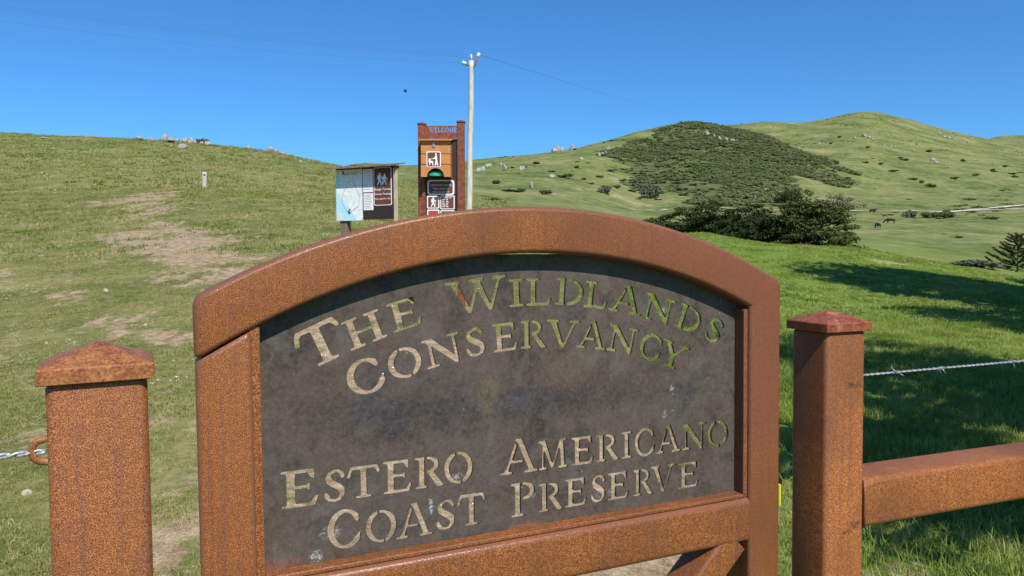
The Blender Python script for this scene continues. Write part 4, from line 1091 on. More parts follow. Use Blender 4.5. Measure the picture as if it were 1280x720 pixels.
# ------------------------------------------------------------------ trail map board
def build_board():
    x, y = -2.575, 12.95
    yaw = math.radians(-21)
    B = thing('trail_map_board', 'wooden notice board with a plank roof, a trail map and a brown hiker sign', 'notice board', (x, y, 0), yaw)
    z0 = gz(x, y)
    S = lambda px: -0.615 + 1.23 * (px - 418) / 78.5
    Z = lambda py: 2.215 + (275 - py) / 64 * 0.915
    for xa, xb, m in ((-0.545, -0.40, BOARD_WOOD), (0.572, 0.622, PALE_WOOD)):
        mb = MB(); mb.box(xa, xb, -0.02, 0.03 if xa > 0 else 0.10, z0 - 0.15, Z(213)); mb.build('leg', m, B)
    mb = MB(); mb.box(-0.60, 0.568, -0.045, -0.021, Z(275), Z(211)); mb.build('back_board', BACK_DARK, B)
    mb = MB()
    mb.loft([[(xx, -0.26, Z(212.5)), (xx, 0.20, Z(206.5)), (xx, 0.20, Z(205.0)), (xx, -0.26, Z(210.5))] for xx in (-0.66, 0.0, 0.68)])
    mb.build('roof_plank', BOARD_WOOD, B)
    mb = MB(); mb.box(-0.60, 0.62, -0.02, 0.09, Z(213), Z(210)); mb.build('roof_beam', BOARD_WOOD, B)
    mb = MB()
    m = sheet('trail_map', MAP, -0.271, 0.281, -0.455, 0.455, 0, B, 0.01, 0.004)
    m.location = (-0.327, -0.047, (Z(275.3) + Z(212.3)) / 2)
    words('map_title', 'TRAIL MAP', 0.065, INK, 0.02, 0.355, -0.006, m)
    mb = MB()
    mb.box(-0.245, -0.13, -0.0075, -0.0055, -0.44, -0.32); mb.build('map_legend', flat_mat('pale_print', (0.66, 0.68, 0.62)), m)
    mb = MB(); mb.box(-0.125, -0.098, -0.0075, -0.0055, 0.37, 0.43); mb.build('emblem', INK_DARK, m)
    link_mesh('arrow', curve_mesh('arrow', [[(-0.03, -0.29), (0.03, -0.235), (0.03, -0.26), (0.005, -0.29), (0.035, -0.325), (0.01, -0.345)]], 0.002, INK_DARK), m, (0, -0.0065, 0))
    # preserve outline on the map
    P = [(-0.15, -0.13), (-0.02, -0.33), (0.20, -0.20), (0.22, -0.02), (0.10, 0.24), (-0.02, 0.24), (-0.10, 0.06)]
    mb = MB(); mb.tube([(a, -0.0055, b) for a, b in P + P[:1]], 0.004, 4); mb.build('boundary_line', INK, m)
    for nm, a, b, c, d in (('notice_paper', 455.2, 468.0, 241.3, 212.8), ('notice_paper', 455.6, 468.3, 263.3, 242.6)):
        p = sheet(nm, PAPER, S(a), S(b), Z(c), Z(d), -0.047, B, 0.002, 0.0015)
        mb = MB(); n = 9
        for k in range(n):
            zt = Z(d) - (Z(d) - Z(c)) * (k + 1.2) / (n + 1.4)
            mb.box(S(a) + 0.022, S(b) - rnd.uniform(0.02, 0.07), -0.0502, -0.0487, zt, zt + 0.008)
        mb.build('print', INK, p)
    s = sheet('hiker_sign', SIGN_WHITE, S(469.2), S(492.2), Z(258.2), Z(211.6), -0.046, B, 0.03, 0.005)
    sheet('sign_face', SIGN_BROWN, S(470.1), S(491.3), Z(257.2), Z(212.6), -0.0515, s, 0.024, 0.002)
    picto('pictogram', SIGN_WHITE, shift(HIKER, -0.24) + shift(HIKER, 0.24, 0, 0.92), S(480.5), Z(233.5), 0.20, -0.0555, s)
    for k, (t, q) in enumerate((('Rough Terrain', 0.056), ('Uneven Footing', 0.052), ('Please Stay On Trails', 0.037))):
        words('lettering', t, q, SIGN_WHITE, S(480.7), Z(239.8 + 5.6 * k), -0.0565, s)
build_board()

# ------------------------------------------------------------------ marker post, utility pole, lines, bird
mx, my = -20.08, 47.8
MK = thing('trail_marker_post', 'short square wooden trail marker post with a pale top on the left slope', 'marker post', (mx, my, gz(mx, my)))
MK.rotation_euler = (0, math.radians(1.5), 0.2)
mb = MB(); mb.loft([[(px, py, z) for px, py in rrect(0.25 - q, 0.22 - q, 0.02, 2)] for z, q in ((-0.2, 0), (0.62, 0))]); mb.build('post_body', MARK_WOOD, MK)
mb = MB(); mb.loft([[(px, py, z) for px, py in rrect(0.26 - q, 0.23 - q, 0.02, 2)] for z, q in ((0.622, 0), (0.95, 0), (0.985, 0.04))]); mb.build('painted_top', flat_mat('pale_paint', (0.52, 0.48, 0.42), 0.7, 0.2, 0.15), MK)
mb = MB(); mb.box(-0.06, 0.06, -0.119, -0.112, 0.72, 0.84); mb.build('trail_blaze', INK_DARK, MK)

px_, py_ = -1.95, 33.0
PL = thing('utility_pole', 'tall pale wooden utility pole leaning right behind the kiosk', 'utility pole', (px_, py_, 0))
pb = gz(px_, py_); top = Vector((0.235, 0, 10.55))
base = Vector((0.0, 0, pb - 0.3))
def pole_at(z): return base + (top - base) * ((z - base.z) / (top.z - base.z))
mb = MB(); mb.tube([pole_at(z) + Vector((0.012 * math.sin(z * 1.7), 0, 0)) for z in np.linspace(pb - 0.3, 10.35, 24)], list(np.linspace(0.145, 0.105, 24)), 14)
mb.build('pole_shaft', POLE_WOOD, PL, smooth=True)
mb = MB(); q = pole_at(10.36); mb.tube([q, q + Vector((-0.02, 0, 0.28))], [0.055, 0.04], 8); mb.build('pole_pin', POLE_WOOD, PL, smooth=True)
insL = pole_at(10.15) + Vector((-0.36, -0.05, 0.10)); insR = pole_at(10.2) + Vector((0.32, 0.05, 0.44))
for a, b in ((pole_at(10.15) + Vector((-0.05, 0, 0)), insL), (pole_at(9.95) + Vector((0.05, 0, 0)), insR)):
    mb = MB(); mb.tube([a, a.lerp(b, 0.5) + Vector((0, 0, -0.03)), b], 0.042, 8); arm = mb.build('bracket', BOARD_WOOD, PL, smooth=True)
    mb = MB(); d = (b - a).normalized() * 0.14; mb.tube([b - d, b - d * 0.6, b - d * 0.2, b + d * 0.3, b + d * 0.6], [0.04, 0.09, 0.075, 0.09, 0.03], 10); mb.build('insulator', CERAMIC, arm, smooth=True)
def span(label, p, q, sag, r):
    p, q = Vector(p), Vector(q)
    pts = [p.lerp(q, t) - Vector((0, 0, sag * 4 * t * (1 - t))) for t in np.linspace(0, 1, 33)]
    mb = MB(); mb.tube(pts, r, 5)
    tag(mb.build('power_line', WIRE_DARK, None, smooth=True), label, 'power line', 'power lines strung from the utility pole')
pw = Vector((px_, py_, 0))
span('upper power line of the close pair coming in from the upper left', pw + pole_at(10.6), (-31, 20, 11.39), 0.55, 0.0032)
span('lower power line of the close pair coming in from the upper left', pw + pole_at(10.5), (-31, 20, 11.30), 0.55, 0.0032)
span('lone lower power line in the sky left of the pole', pw + insL, (-31, 20, 11.14), 0.75, 0.0028)
span('power line running from the pole down to the right hill', pw + insR, (118, 440, 85), 1.5, 0.008)

BD = thing('flying_bird', 'small dark bird flying in the blue sky above the kiosk', 'bird', (-8.6, 60, 15.15))
BD.rotation_euler = (0, math.radians(35), math.radians(-20))
mb = MB(); mb.tube([(-0.17, 0, 0.0), (-0.10, 0, 0.0), (0.0, 0, 0.0), (0.10, 0, 0.0), (0.15, 0, 0.01), (0.19, 0, 0.005)], [0.02, 0.035, 0.055, 0.05, 0.03, 0.006], 10); mb.build('body', BIRD_DARK, BD, smooth=True)
for s in (1, -1):
    mb = MB(); mb.loft([[(0.07, 0.03 * s, 0.02), (-0.05, 0.03 * s, 0.02), (-0.05, 0.03 * s, 0.03), (0.07, 0.03 * s, 0.03)], [(0.05, 0.14 * s, 0.12), (-0.06, 0.14 * s, 0.12), (-0.06, 0.14 * s, 0.128), (0.05, 0.14 * s, 0.128)], [(-0.02, 0.25 * s, 0.19), (-0.06, 0.25 * s, 0.19), (-0.06, 0.25 * s, 0.193), (-0.02, 0.25 * s, 0.193)]]); mb.build('wing', BIRD_DARK, BD)
mb = MB(); mb.loft([[(-0.15, -0.015, 0), (-0.15, 0.015, 0), (-0.15, 0.015, 0.006), (-0.15, -0.015, 0.006)], [(-0.27, -0.05, 0), (-0.27, 0.05, 0), (-0.27, 0.05, 0.004), (-0.27, -0.05, 0.004)]]); mb.build('tail', BIRD_DARK, BD)

# ------------------------------------------------------------------ rocks
def rock_mesh(seed):
    r = random.Random(seed)
    bm = bmesh.new(); bmesh.ops.create_icosphere(bm, subdivisions=3, radius=1.0)
    planes = [(Vector((r.gauss(0, 1), r.gauss(0, 1), r.gauss(0, 0.8))).normalized(), r.uniform(0.55, 0.85)) for _ in range(11)]
    for v in bm.verts:
        p = v.co.copy()
        for n, d in planes:
            k = p.dot(n)
            if k > d: p -= n * (k - d) * 0.9
        p *= 1 + 0.10 * (vnoise(np.array([p.x * 3 + seed]), np.array([p.y * 3 + p.z * 2.3]), seed)[0] - 0.5)
        if p.z < -0.3: p.z = -0.3 + (p.z + 0.3) * 0.3
        v.co = p
    me = bpy.data.meshes.new('rock'); bm.to_mesh(me); bm.free(); me.materials.append(ROCK)
    return me
ROCKS = [rock_mesh(s) for s in (1, 2, 3, 4, 5, 6)]
def rock(x, y, w, h, label, group=None, k=None):
    w, h = w * 0.66, h * 0.66
    o = link_mesh('rock', ROCKS[rnd.randrange(6) if k is None else k])
    o.location = (x, y, gz(x, y) + h * 0.12)
    o.scale = (w / 2, w / 2 * rnd.uniform(0.7, 1.1), h * 0.62); o.rotation_euler = (rnd.uniform(-0.2, 0.2), rnd.uniform(-0.2, 0.2), rnd.uniform(0, 6.28))
    return tag(o, label, 'rock', group)
GL = 'pale rocks along the left hill crest'
rock(-63.2, 99.5, 1.9, 0.5, 'flat pale rock lying at the far left of the left crest', GL)
for x, y, w, h in ((-56.4, 111, 2.3, 1.2), (-55.2, 112, 1.5, 1.0)): rock(x, y, w, h, 'low pale rock of the pair left of the tallest boulder', GL)
rock(-52.9, 111.5, 1.7, 2.5, 'tallest grey boulder standing on the left hill crest', GL, 2)
for x, y, w, h in ((-51.7, 111.5, 1.6, 1.5), (-50.9, 111.6, 1.3, 1.0), (-53.8, 110.0, 1.2, 0.9)): rock(x, y, w, h, 'pale rock leaning at the foot of the tallest crest boulder', GL)
for x, y, w, h in ((-49.5, 111.2, 1.8, 1.5), (-48.6, 111, 1.9, 1.7), (-47.8, 110.6, 1.3, 1.2)): rock(x, y, w, h, 'pale rock in the middle heap on the left crest', GL)
rock(-45.9, 108.6, 1.6, 1.0, 'pale rock on the left crest beside the dark bush', GL); rock(-44.9, 108.2, 1.4, 1.2, 'pale pointed rock on the left crest touching the dark bush', GL)
rock(-41.6, 92.7, 2.0, 1.25, 'pale pyramid shaped rock below the left crest', GL, 1); rock(-43.2, 93.0, 0.9, 0.7, 'small pale rock just left of the pyramid shaped rock', GL)
rock(-36.8, 102.6, 1.3, 1.0, 'single pale rock right of the dark bush on the crest', GL)
for x, y, w, h in ((-33.2, 100.6, 2.1, 1.9), (-32.2, 100.2, 1.5, 1.2), (-31.2, 99.8, 1.4, 0.9), (-30.2, 99.2, 1.2, 0.7)): rock(x, y, w, h, 'pale rock in the rightmost heap on the left crest', GL)
rock(-24.0, 83.4, 0.85, 0.6, 'small white rock low on the right shoulder of the left hill', GL)
GC = 'pale rocks on the grassy hill behind the kiosk'
for x, y, w, h in ((-10.9, 249, 4.6, 2.6), (-9.6, 252, 3.6, 3.0), (-8.6, 266, 3.6, 2.6), (-7.9, 269, 3.0, 2.4)): rock(x, y, w, h, 'grey rock in the outcrop just right of the utility pole', GC)
for x, y, w, h in ((-3.6, 268, 2.4, 3.0), (-2.4, 262, 2.6, 3.0), (-1.9, 253, 2.2, 2.4)): rock(x, y, w, h, 'pale rock in the narrow streak of rocks right of the pole outcrop', GC)
for x, y, w, h in ((3.4, 248, 2.4, 3.2), (4.3, 252, 2.2, 2.4)): rock(x, y, w, h, 'white upright rock of the pair right of the narrow streak', GC)
rock(4.83, 174.7, 2.4, 2.6, 'isolated white rock low on the hill above the gate arch', GC); rock(12.1, 215.5, 3.2, 2.0, 'white slab rock beside dark bushes above the gate arch', GC)
for x, y, w, h in ((20.3, 341, 5.2, 5.0), (22.2, 344, 4.5, 5.5), (24.2, 345, 3.6, 4.2)): rock(x, y, w, h, 'grey boulder in the double outcrop on the middle skyline', GC)
rock(29.0, 346, 4.2, 5.2, 'grey boulder alone on the middle skyline right of the double outcrop', GC, 2)
rock(27.1, 279.6, 3.0, 2.2, 'small white rock below the skyline boulder', GC)
for x, y, w, h in ((35.0, 288, 2.6, 3.4), (36.6, 291, 2.4, 2.6), (38.3, 295, 2.6, 2.2), (40.9, 306, 2.8, 2.8)): rock(x, y, w, h, 'white rock in the diagonal row below the slope of the middle hill', GC)
GS = 'pale outcrops on the dark scrub hill'
for x, y, w, h in ((90.5, 337, 4.6, 4.0), (91.8, 330, 3.2, 3.2), (92.6, 324, 3.0, 3.6), (94.6, 321, 3.4, 3.0), (96.8, 319, 3.8, 2.6)): rock(x, y, w, h, 'pale rock in the outcrop near the top of the dark scrub hill', GS)
for x, y, w, h in ((76.8, 219, 3.4, 2.2), (79.2, 216, 3.6, 2.4), (81.0, 214.5, 2.2, 1.6)): rock(x, y, w, h, 'pinkish rock in the bare patch above the dark round tree', GS)
rock(67.6, 204.5, 4.2, 1.6, 'pinkish slab in the lower bare patch left of the dark round tree', GS)
GR = 'white rocks scattered over the far right hill'
for x, y, w, h in ((233, 482, 6.0, 3.6), (232.6, 474, 4.2, 3.6), (229.3, 462, 3.8, 3.2), (225.5, 442, 2.6, 2.0), (229.4, 441, 2.4, 2.0), (222, 472, 3.0, 2.2), (231.6, 440, 2.4, 1.8), (240, 436, 2.2, 1.6)):
    rock(x, y, w, h, 'white rock in the streak of rocks across the upper right hill', GR)
for x, y, w, h in ((193.9, 459, 2.6, 2.6), (193.8, 454, 2.4, 2.2)): rock(x, y, w, h, 'white rock of the close pair above the dark scrub slope', GR)
rock(312.9, 595, 4.4, 3.2, 'lone white rock high under the far right summit', GR)
for x, y, w, h in ((229.3, 397, 5.0, 3.6), (225.3, 387, 3.2, 2.4)): rock(x, y, w, h, 'white rock of the pair in the middle of the right hillside', GR)
rock(238, 403, 2.2, 1.8, 'small white rock right of the pair on the right hillside', GR); rock(221, 368, 1.9, 1.6, 'lowest small white rock on the right hillside', GR)
for x, y, w, h in ((341, 581, 4.4, 3.4), (334.4, 564, 5.6, 3.4), (337.5, 563, 5.0, 3.4), (352, 563, 3.4, 2.4), (389, 642, 4.0, 3.4), (381, 634, 3.0, 2.4), (376, 596, 3.2, 2.4), (347, 571, 2.2, 2.0), (344.5, 560, 2.6, 2.0), (364, 585, 2.6, 2.2), (397, 652, 3.0, 2.6)):
    rock(x, y, w, h, 'white rock in the outcrop on the right shoulder of the far hill', GR)
for x, y, w, h in ((402, 604, 3.6, 2.4), (361, 518, 2.8, 2.2), (366, 521, 4.2, 2.4), (368.5, 524, 3.6, 2.4)): rock(x, y, w, h, 'white rock near the right edge on the far right slope', GR)

def small_stone(x, y, d, label, group=None):
    o = link_mesh('stone', ROCKS[rnd.randrange(6)].copy()); o.data.materials[0] = STONE
    o.location = (x, y, gz(x, y) + d * 0.1); o.scale = (d / 2, d / 2 * 0.8, d * 0.42); o.rotation_euler = (0, 0, rnd.uniform(0, 6))
    return tag(o, label, 'stone', group)
small_stone(-2.88, 4.24, 0.065, 'fist sized pale stone in the grass below the left wire')
small_stone(-6.65, 11.86, 0.13, 'whitish stone in the worn grass above the left post')
small_stone(-4.64, 9.14, 0.07, 'small stone in the bare patch right of the left post cap')
for k in range(14):
    y = rnd.uniform(3.2, 9.0); small_stone(rnd.uniform(-0.30, 0.22) * y, y, rnd.uniform(0.02, 0.05), 'small pebble lying on the bare path behind the gate', 'pebbles on the path behind the gate')

# ------------------------------------------------------------------ foliage
def leaf_cloud(name, cen, rad, per, size, mat, seed, stretch=1.0, up=0.35, shell=0.5, face=0.6):
    g = np.random.default_rng(seed)
    cen = np.asarray(cen, float); rad = np.asarray(rad, float)
    if rad.ndim == 1: rad = np.repeat(rad[:, None], 3, 1)
    idx = np.repeat(np.arange(len(cen)), per)
    d = g.normal(size=(len(idx), 3)); d /= np.linalg.norm(d, axis=1, keepdims=True)
    rr = g.uniform(0, 1, len(idx)) ** shell
    p = cen[idx] + d * rr[:, None] * rad[idx]
    nrm = d * face + g.normal(size=d.shape) * (1.3 - face); nrm[:, 2] += up; nrm /= np.linalg.norm(nrm, axis=1, keepdims=True)
    t = np.cross(nrm, g.normal(size=d.shape)); t /= np.linalg.norm(t, axis=1, keepdims=True)
    b = np.cross(nrm, t)
    s = size * g.uniform(0.6, 1.4, len(idx))[:, None]
    v = np.stack([p - t * s * stretch, p - b * s * 0.5 - t * s * 0.1, p + t * s * stretch + nrm * s * 0.25, p + b * s * 0.5 - t * s * 0.1], 1).reshape(-1, 3)
    q = np.arange(len(v)).reshape(-1, 4)
    return quads_mesh(name, v, q, mat)

# dark scrub covering the hill
def bush_mesh(seed, mat, n=9, per=46, size=0.17, flat=0.62):
    g = np.random.default_rng(seed)
    c = g.normal(size=(n, 3)) * (0.42, 0.42, 0.16); c[:, 2] = np.abs(c[:, 2]) * 1.2 + 0.28
    return leaf_cloud('bush', c, np.stack([g.uniform(0.3, 0.5, n)] * 2 + [g.uniform(0.25, 0.42, n) * flat], 1), per, size, mat, seed, 0.7, 0.7, 0.4, 0.95)

def scatter(name, src_me, P, rot, scl, label=None):
    """real instances of one mesh on a cloud of points"""
    src = bpy.data.objects.new(src_me.name, src_me)
    me = bpy.data.meshes.new(name); me.vertices.add(len(P)); me.vertices.foreach_set('co', np.asarray(P, np.float32).ravel())
    a = me.attributes.new('rot', 'FLOAT_VECTOR', 'POINT'); a.data.foreach_set('vector', np.asarray(rot, np.float32).ravel())
    a = me.attributes.new('scl', 'FLOAT_VECTOR', 'POINT'); a.data.foreach_set('vector', np.asarray(scl, np.float32).ravel())
    o = link_mesh(name, me)
    ng = bpy.data.node_groups.new('scatter', 'GeometryNodeTree')
    ng.interface.new_socket('Geometry', in_out='INPUT', socket_type='NodeSocketGeometry')
    ng.interface.new_socket('Geometry', in_out='OUTPUT', socket_type='NodeSocketGeometry')
    N, L = ng.nodes, ng.links
    gi, go = N.new('NodeGroupInput'), N.new('NodeGroupOutput')
    oi = N.new('GeometryNodeObjectInfo'); oi.inputs['Object'].default_value = src; oi.inputs['As Instance'].default_value = True
    ip = N.new('GeometryNodeInstanceOnPoints')
    na = N.new('GeometryNodeInputNamedAttribute'); na.data_type = 'FLOAT_VECTOR'; na.inputs['Name'].default_value = 'rot'
    nb = N.new('GeometryNodeInputNamedAttribute'); nb.data_type = 'FLOAT_VECTOR'; nb.inputs['Name'].default_value = 'scl'
    er = N.new('FunctionNodeEulerToRotation')
    L.new(gi.outputs[0], ip.inputs['Points']); L.new(oi.outputs['Geometry'], ip.inputs['Instance'])
    L.new(na.outputs[0], er.inputs[0]); L.new(er.outputs[0], ip.inputs['Rotation']); L.new(nb.outputs[0], ip.inputs['Scale'])
    L.new(ip.outputs[0], go.inputs[0])
    md = o.modifiers.new('scatter', 'NODES'); md.node_group = ng
    return tag(o, label, None, None, 'stuff')

g = np.random.default_rng(12)
BUSHES = [bush_mesh(21, SCRUB), bush_mesh(22, SCRUB_GREEN), bush_mesh(23, SCRUB_GREEN)]
X = g.uniform(30, 160, 36000); Y = g.uniform(170, 410, 36000)
keep = g.uniform(0, 1, len(X)) < scrub_mask(X, Y) * np.clip(fbm(X * 0.07, Y * 0.07, 4, 77) * 3.4 - 1.0, 0.12, 1) * 0.78
X, Y = X[keep], Y[keep]; Z = ground(X, Y)
S = g.uniform(0.45, 1.6, len(X)) * (0.7 + 0.6 * fbm(X * 0.1, Y * 0.1, 2, 79))
pick = g.integers(0, 3, len(X))
for k in range(3):
    m = pick == k
    scatter('coastal_scrub', BUSHES[k], np.stack([X, Y, Z - 0.15], -1)[m], np.stack([0 * X, 0 * X, g.uniform(0, 6.28, len(X))], -1)[m], np.stack([S, S, S * g.uniform(0.5, 0.9, len(X))], -1)[m])
# low rough tussocks that break up the far grass slopes
X = g.uniform(-120, 420, 30000); Y = g.uniform(95, 640, 30000)
keep = (np.abs(X / Y) < 0.75) & (g.uniform(0, 1, len(X)) < np.clip(fbm(X * 0.03, Y * 0.03, 4, 91) * 5 - 2.75, 0.0, 1) * 0.16) & (scrub_mask(X, Y) < 0.1)
X, Y = X[keep], Y[keep]; Z = ground(X, Y); S = g.uniform(0.35, 1.1, len(X))
scatter('coastal_scrub', bush_mesh(24, SCRUB, 7, 40, 0.2, 0.5), np.stack([X, Y, Z - 0.1], -1), np.stack([0 * X, 0 * X, g.uniform(0, 6.28, len(X))], -1), np.stack([S * 1.5, S * 1.5, S * 0.6], -1))

SHRUB_ME = [bush_mesh(s, SHRUB, 12, 60, 0.15, 0.7) for s in (31, 32, 33)]
GREY_ME = bush_mesh(35, GREYSHRUB, 12, 70, 0.15, 0.9)
def shrub(x, y, w, h, label, group=None, me=None, name='shrub'):
    t = thing(name, label, 'shrub', (x, y, gz(x, y) - 0.1), rnd.uniform(0, 6.28), group)
    t.scale = (w / 1.9, w / 1.9, h / 0.95)
    link_mesh('foliage', me or rnd.choice(SHRUB_ME), t)
    return t
GSR = 'dark shrubs dotted over the far right hillside'
for x, y in [(209.9, 393.7), (208.4, 386.9), (178.9, 352.8), (168.8, 306.2), (164.2, 283.8), (167, 296.5), (196, 321.7), (217, 340.3), (241.9, 366.7), (244.7, 356.1), (235.1, 339.4), (255.1, 410.9), (252.7, 442.2), (203.8, 417.5), (218.8, 485.6), (240.3, 361.9), (267.2, 395.2), (172.4, 330), (172.4, 354.7), (196.1, 448.1)]:
    shrub(x, y, rnd.uniform(2.2, 4.6), rnd.uniform(1.0, 1.7), 'dark green shrub dotted among others on the open far right hillside', GSR)
GSC = 'shrubs on the grassy hill behind the kiosk'
for x, y in [(13.4, 237.9), (15.7, 216.3), (17.5, 222), (21.4, 214), (28, 229.7), (4.6, 256.4), (0.2, 146.3), (-3.8, 185.3), (34.8, 250.9), (30, 208.1), (22.7, 254.3), (6.6, 145.9), (35.4, 213.2), (9.4, 271.9), (2.0, 150), (27, 203)]:
    shrub(x, y, rnd.uniform(1.8, 4.0), rnd.uniform(0.7, 1.3), 'low green shrub on the grassy hill above the gate arch', GSC)
shrub(39.3, 203.5, 5.2, 4.2, 'pale grey rounded shrub at the left foot of the dark scrub hill', None, GREY_ME)
shrub(23.8, 185, 3.0, 2.2, 'small dark grey shrub above the gate arch beside bare earth', None, GREY_ME)
shrub(-47.2, 111.3, 2.6, 1.0, 'dark green bush on the left hill crest between the rocks')
shrub(86.3, 157.4, 2.6, 1.7, 'grey twiggy shrub in the valley right of the cattle', None, GREY_ME)
for x, y, w in ((89.2, 156, 3.4), (92.5, 157, 4.4), (95.6, 158.5, 4.0)): shrub(x, y, w, 1.7, 'green shrub in the short row in the valley right of the cattle', 'row of green shrubs in the valley')
shrub(97.8, 148, 2.6, 0.7, 'flat dark shrub alone in the valley below the farm track')
shrub(40.6, 62.9, 3.0, 0.7, 'low dark brush on the ground left of the sapling', None, GREY_ME); shrub(38.2, 62.0, 2.4, 0.5, 'lowest thin brush left of the brush by the sapling', None, GREY_ME)

def tree(name, label, x, y, crowns, per, size, mat, trunk_h, trunk_r, seed, cat='tree', limbs=True, group=None):
    z = gz(x, y)
    t = thing(name, label, cat, (x, y, z), 0, group)
    c = np.array([q[:3] for q in crowns]); r = np.array([q[3:] for q in crowns])
    link_mesh('crown', leaf_cloud('crown', c, r, per, size, mat, seed, 0.9, 0.4, 0.55), t)
    mb = MB(); rr = random.Random(seed)
    mb.tube([(0, 0, -0.3), (0.05 * trunk_h * 0.2, 0, trunk_h * 0.3), (-0.02 * trunk_h, 0.03, trunk_h * 0.65), (0, 0, trunk_h)], [trunk_r * 1.25, trunk_r, trunk_r * 0.7, trunk_r * 0.25], 9)
    mb.build('trunk', BARK, t, smooth=True)
    if limbs:
        mb = MB()
        for q in crowns[::max(1, len(crowns) // 22)]:
            h = min(trunk_h * 0.9, max(0.15 * trunk_h, q[2] * 0.75))
            mb.tube([(0, 0, h), (q[0] * 0.5, q[1] * 0.5, h * 0.4 + q[2] * 0.6 - 0.05), (q[0], q[1], q[2])], [trunk_r * 0.4, trunk_r * 0.25, trunk_r * 0.08], 6)
        mb.build('limbs', BARK, t, smooth=True)
    return t
def conifer_crown(seed, H, R, n, base=0.1, flat=0.3, lean=0.0, top_pow=0.8, cs=0.28):
    rr = random.Random(seed); out = []
    for k in range(n):
        h = base + (1 - base) * (k + rr.random()) / n
        rad = R * (1 - (h - base) / (1 - base)) ** top_pow + 0.12 * R
        a = rr.uniform(0, 6.28); d = rad * math.sqrt(rr.uniform(0.12, 1))
        w = R * cs * rr.uniform(0.7, 1.25)
        out.append((d * math.cos(a) + lean * h * H, d * math.sin(a), h * H + 0.05 * R, w, w, w * flat))
    return out
def broad_crown(seed, h0, h1, R, n):
    rr = random.Random(seed); out = []
    for k in range(n):
        q = rr.random(); a = rr.uniform(0, 6.28)
        rad = R * (1 - 0.55 * q ** 2.2) * math.sqrt(rr.uniform(0.03, 1)); w = R * rr.uniform(0.17, 0.28)
        out.append((rad * math.cos(a), rad * math.sin(a), h0 + (h1 - h0) * q, w, w, w * 0.45))
    return out
# large cypress right of the frame that throw the long shadows over the meadow
tree('cypress_tree', 'broad dark cypress outside the right edge casting the long meadow shadow', 22.0, 17.6, broad_crown(5, 5.5, 17.0, 5.9, 150), 120, 0.26, CYPRESS, 16, 0.5, 5)
tree('cypress_tree', 'tall dark cypress farther right beside the first one', 33.0, 21.5, broad_crown(6, 3.0, 14.0, 7.0, 130), 120, 0.26, CYPRESS, 14, 0.5, 6)
tree('cypress_tree', 'small dark cypress near the fence outside the right edge', 8.5, 4.2, broad_crown(7, 2.0, 8.2, 3.3, 120), 110, 0.13, CYPRESS, 8, 0.2, 7)
tree('cypress_tree', 'low bushy cypress close behind the fence outside the right edge', 5.1, 1.8, broad_crown(8, 1.0, 5.0, 2.2, 95), 90, 0.11, CYPRESS, 5, 0.14, 8)
tree('cypress_tree', 'middle sized dark cypress in front of the tallest one', 16.1, 12.0, broad_crown(4, 1.5, 9.0, 4.2, 120), 110, 0.18, CYPRESS, 8, 0.25, 4)
# the row of windswept cypress on the crest
def mound(seed, w, h, n, dark=0):
    rr = random.Random(seed); out = []
    for k in range(n):
        a = rr.uniform(-1, 1); b = rr.uniform(-0.5, 0.5)
        top = h * 1.3 * (1 - 0.6 * a * a) * rr.uniform(0.05, 1)
        s = rr.uniform(0.34, 0.62)
        out.append((a * w / 2, b * w * 0.6, top * 0.9 + 0.08, s * 1.25, s, s * 0.36))
    return out
for k, (x, y, w, h, lab) in enumerate(((15.6, 47.5, 3.8, 1.9, 'olive green low cypress at the left end of the hedge row'), (9.9, 50.0, 2.4, 1.0, 'thin greyish low bush left of the cypress row'), (11.9, 49.0, 3.2, 1.5, 'low spreading green bush second from the left in the hedge row'), (13.6, 48.5, 3.2, 1.9, 'rounded dark bush third from the left in the hedge row'),
                                         (15.4, 46.0, 3.6, 2.0, 'dense dark cypress in the middle of the hedge row'), (15.0, 44.6, 3.2, 1.2, 'low front cypress spilling over the crest grass'), (16.6, 45.0, 3.4, 2.1, 'dark layered cypress just left of the big round one'))):
    z = gz(x, y); cr = mound(50 + k, w * 1.12, h, 40)
    tree('cypress_shrub', lab, x, y, cr, 150, 0.085, CYPRESS, h * 0.6, 0.09, 60 + k, 'shrub', True, 'windswept cypress row on the crest')
rr_ = random.Random(3)
big = []
for k in range(170):
    h = rr_.random() ** 0.95; a = rr_.uniform(0, 6.28)
    rad = 2.55 * (1 - 0.58 * h ** 1.8) * math.sqrt(rr_.uniform(0.2, 1)); s = rr_.uniform(0.36, 0.62)
    big.append((rad * math.cos(a) - 0.1 * (h - 0.3), rad * math.sin(a) * 0.85, -0.1 + h * 2.75, s * 1.25, s * 1.1, s * 0.34))
tree('cypress_tree', 'broad round dark cypress tree at the right end of the crest row', 18.0, 43.3, big, 150, 0.085, CYPRESS, 2.6, 0.22, 71)
tree('round_tree', 'dark round tree at the foot of the scrub hill behind the cypress row', 73.5, 190, [(rr_.gauss(0, 1.6), rr_.gauss(0, 1.2), 1.6 + rr_.random() * 2.6, 1.2, 1.2, 0.8) for _ in range(34)], 90, 0.26, CYPRESS, 3.6, 0.3, 72)
tree('round_tree', 'pale green feathery tree rising behind the big round cypress', 78.5, 172, [(rr_.gauss(0, 2.2), rr_.gauss(0, 1.2), 0.8 + rr_.random() * 3.2, 1.0, 1.0, 0.8) for _ in range(30)], 40, 0.22, GREYSHRUB, 3.2, 0.16, 73)

